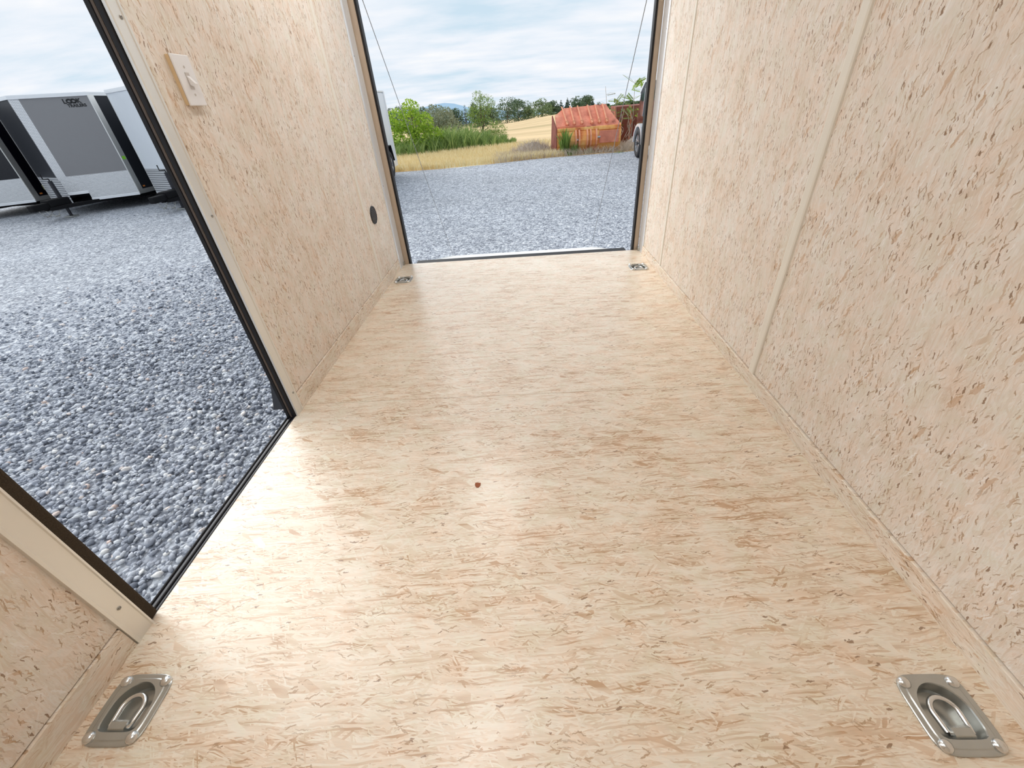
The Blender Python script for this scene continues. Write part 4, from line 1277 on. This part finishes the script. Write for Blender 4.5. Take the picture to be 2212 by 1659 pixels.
    if logo:
        dRn = dR; ang = math.atan2(dR.y, dR.x)
        def place(me, u, z, name):
            o = link(name, me, 'logo_black', root)
            p = A + dR * u
            nrm = Vector((dR.y, -dR.x))
            o.matrix_local = Matrix.Translation((p.x + nrm.x * 0.008, p.y + nrm.y * 0.008, z - GZ)) @ Matrix.Rotation(ang, 4, 'Z') @ Matrix.Rotation(PI / 2, 4, 'X')
            return o
        place(text_mesh('L', 0.105, 0.002), 0.790, 1.526, 'lettering')
        for k in range(2):
            cx_ = 0.895 + k * 0.068
            pts = [(cx_ - 0 + 0.040 * math.cos(a_), 1.562 + 0.030 * math.sin(a_)) for a_ in [2 * PI * i / 20 for i in range(21)]]
            p3 = []
            nrm = Vector((dR.y, -dR.x)) * 0.010
            for u, z in pts:
                p = A + dR * u + nrm; p3.append((p.x, p.y, z - GZ))
            MB().tube(p3, 0.0135, 6, False).build('logo_link', 'logo_black', root)
        place(text_mesh('K', 0.105, 0.002), 1.012, 1.526, 'lettering')
        place(text_mesh('TRAILERS', 0.070, 0.002, 0.0, 1.06), 0.832, 1.462, 'lettering')
        MB().box(HWD + 0.0145, HWD + 0.0165, VD + 0.02, VD + 0.11, 0.965, 1.03).build('sticker', 'green_tag', root)
    return root


vnose_trailer(-10.0, 'charcoal V-nose cargo trailer with black lettering on its sky-greyed nose', 'charcoal_paint', 'charcoal_paint', 'charcoal_sky_sheen', True)
vnose_trailer(-7.42, 'white V-nose cargo trailer parked beside the charcoal lettered one', 'white_paint', 'white_paint', 'white_paint')
tb = vnose_trailer(-12.58, 'black V-nose cargo trailer on the far side of the charcoal one', 'gloss_black', 'gloss_black', 'gloss_black')
MB().box(HWD + 0.001, HWD + 0.004, VD + 0.35, VD + 0.45, 0.46, 0.56).build('sticker', 'label_yellow', tb)

# ------------------------------------------------------------------ white trailer by the shrub
wt_ = thing('cargo_trailer', 'white cargo trailer parked beside the bright green shrub', 'trailer', (-4.35, 10.6, GZ))
wc = lambda o: child_local(o, wt_)
wc(MB().box(-5.25, -3.47, 8.4, 12.80, -0.20, 1.36, 0.01).build('body', 'white_paint'))
for k in range(3):
    wc(MB().box(-3.47, -3.455, 8.42 + k * 1.46, 8.42 + (k + 1) * 1.46 - 0.008, -0.16, 1.34).build('side_panel', 'white_paint'))
wc(MB().box(-5.27, -3.45, 8.38, 12.82, 1.36, 1.40, 0.01).build('roof', 'trim_white'))
wc(MB().box(-3.47, -3.445, 8.4, 12.82, -0.29, -0.16).build('bottom_rail', 'trim_white'))
wc(MB().box(-5.0, -3.6, 8.5, 12.7, -0.33, -0.20).build('underframe', 'underframe_black'))
wc(MB().box(-3.47, -3.44, 12.74, 12.82, -0.2, 1.38, 0.006).build('corner_post', 'trim_white'))
for yy in (11.78, 11.05):
    wheel(wt_, (-3.43, yy, GZ + 0.33), 1, 0.33, 0.18)
prof = [(10.55, -0.10), (10.7, 0.24), (12.1, 0.24), (12.22, -0.10)]
wc(MB().prism(prof + [(y_ + (0.02 if i < 2 else -0.02), z_ - 0.02) for i, (y_, z_) in enumerate(prof)][::-1], 'x', -3.46, -3.34).build('fender', 'underframe_black'))

# ------------------------------------------------------------------ dark vehicle beyond the other post
dvh = thing('parked_vehicle', 'dark vehicle with silver spoked wheel and white wheel arch beside the rusty bucket', 'vehicle', (3.95, 10.8, GZ))
dc = lambda o: child_local(o, dvh)
prof = [(8.6, -0.20), (13.05, -0.20), (13.12, 0.05), (13.02, 0.32), (12.86, 0.90), (12.45, 1.12), (8.8, 1.16), (8.6, 0.9)]
dc(MB().prism(prof, 'x', 3.12, 4.85).build('body', 'gloss_black'))
dc(MB().prism([(8.75, 0.42), (12.72, 0.42), (12.60, 0.90), (8.75, 0.98)], 'x', 3.105, 3.119).build('side_glass', 'glass_dark'))
dc(MB().prism([(8.8, 1.16), (12.45, 1.12), (12.86, 0.90), (12.90, 0.95), (12.47, 1.18), (8.8, 1.23)], 'x', 3.10, 4.87).build('roof', 'trim_white'))
dc(MB().prism([(12.40, 0.42), (12.44, 0.42), (12.33, 1.0), (12.29, 1.0)], 'x', 3.09, 3.119).build('pillar_trim', 'alloy'))
arch = [(12.45 + 0.47 * math.cos(a_), -0.17 + 0.44 * math.sin(a_)) for a_ in [PI * i / 12 for i in range(13)]]
arch_i = [(12.45 + 0.41 * math.cos(a_), -0.17 + 0.38 * math.sin(a_)) for a_ in [PI * i / 12 for i in range(13)]]
dc(MB().prism(arch + arch_i[::-1], 'x', 3.02, 3.119).build('wheel_arch', 'trim_white'))
dc(MB().prism([(8.62, -0.22), (11.98, -0.22), (11.98, -0.16), (8.62, -0.16)], 'x', 3.07, 3.119).build('side_step', 'trim_white'))
for yy in (12.45, 9.4):
    wheel(dvh, (3.13, yy, GZ + 0.33), -1, 0.33, 0.2)
# spokes are children of rims: keep their world placement
for o in bpy.data.objects:
    if o.name.startswith('spoke') and o.parent is not None:
        o.matrix_parent_inverse = Matrix.Identity(4)
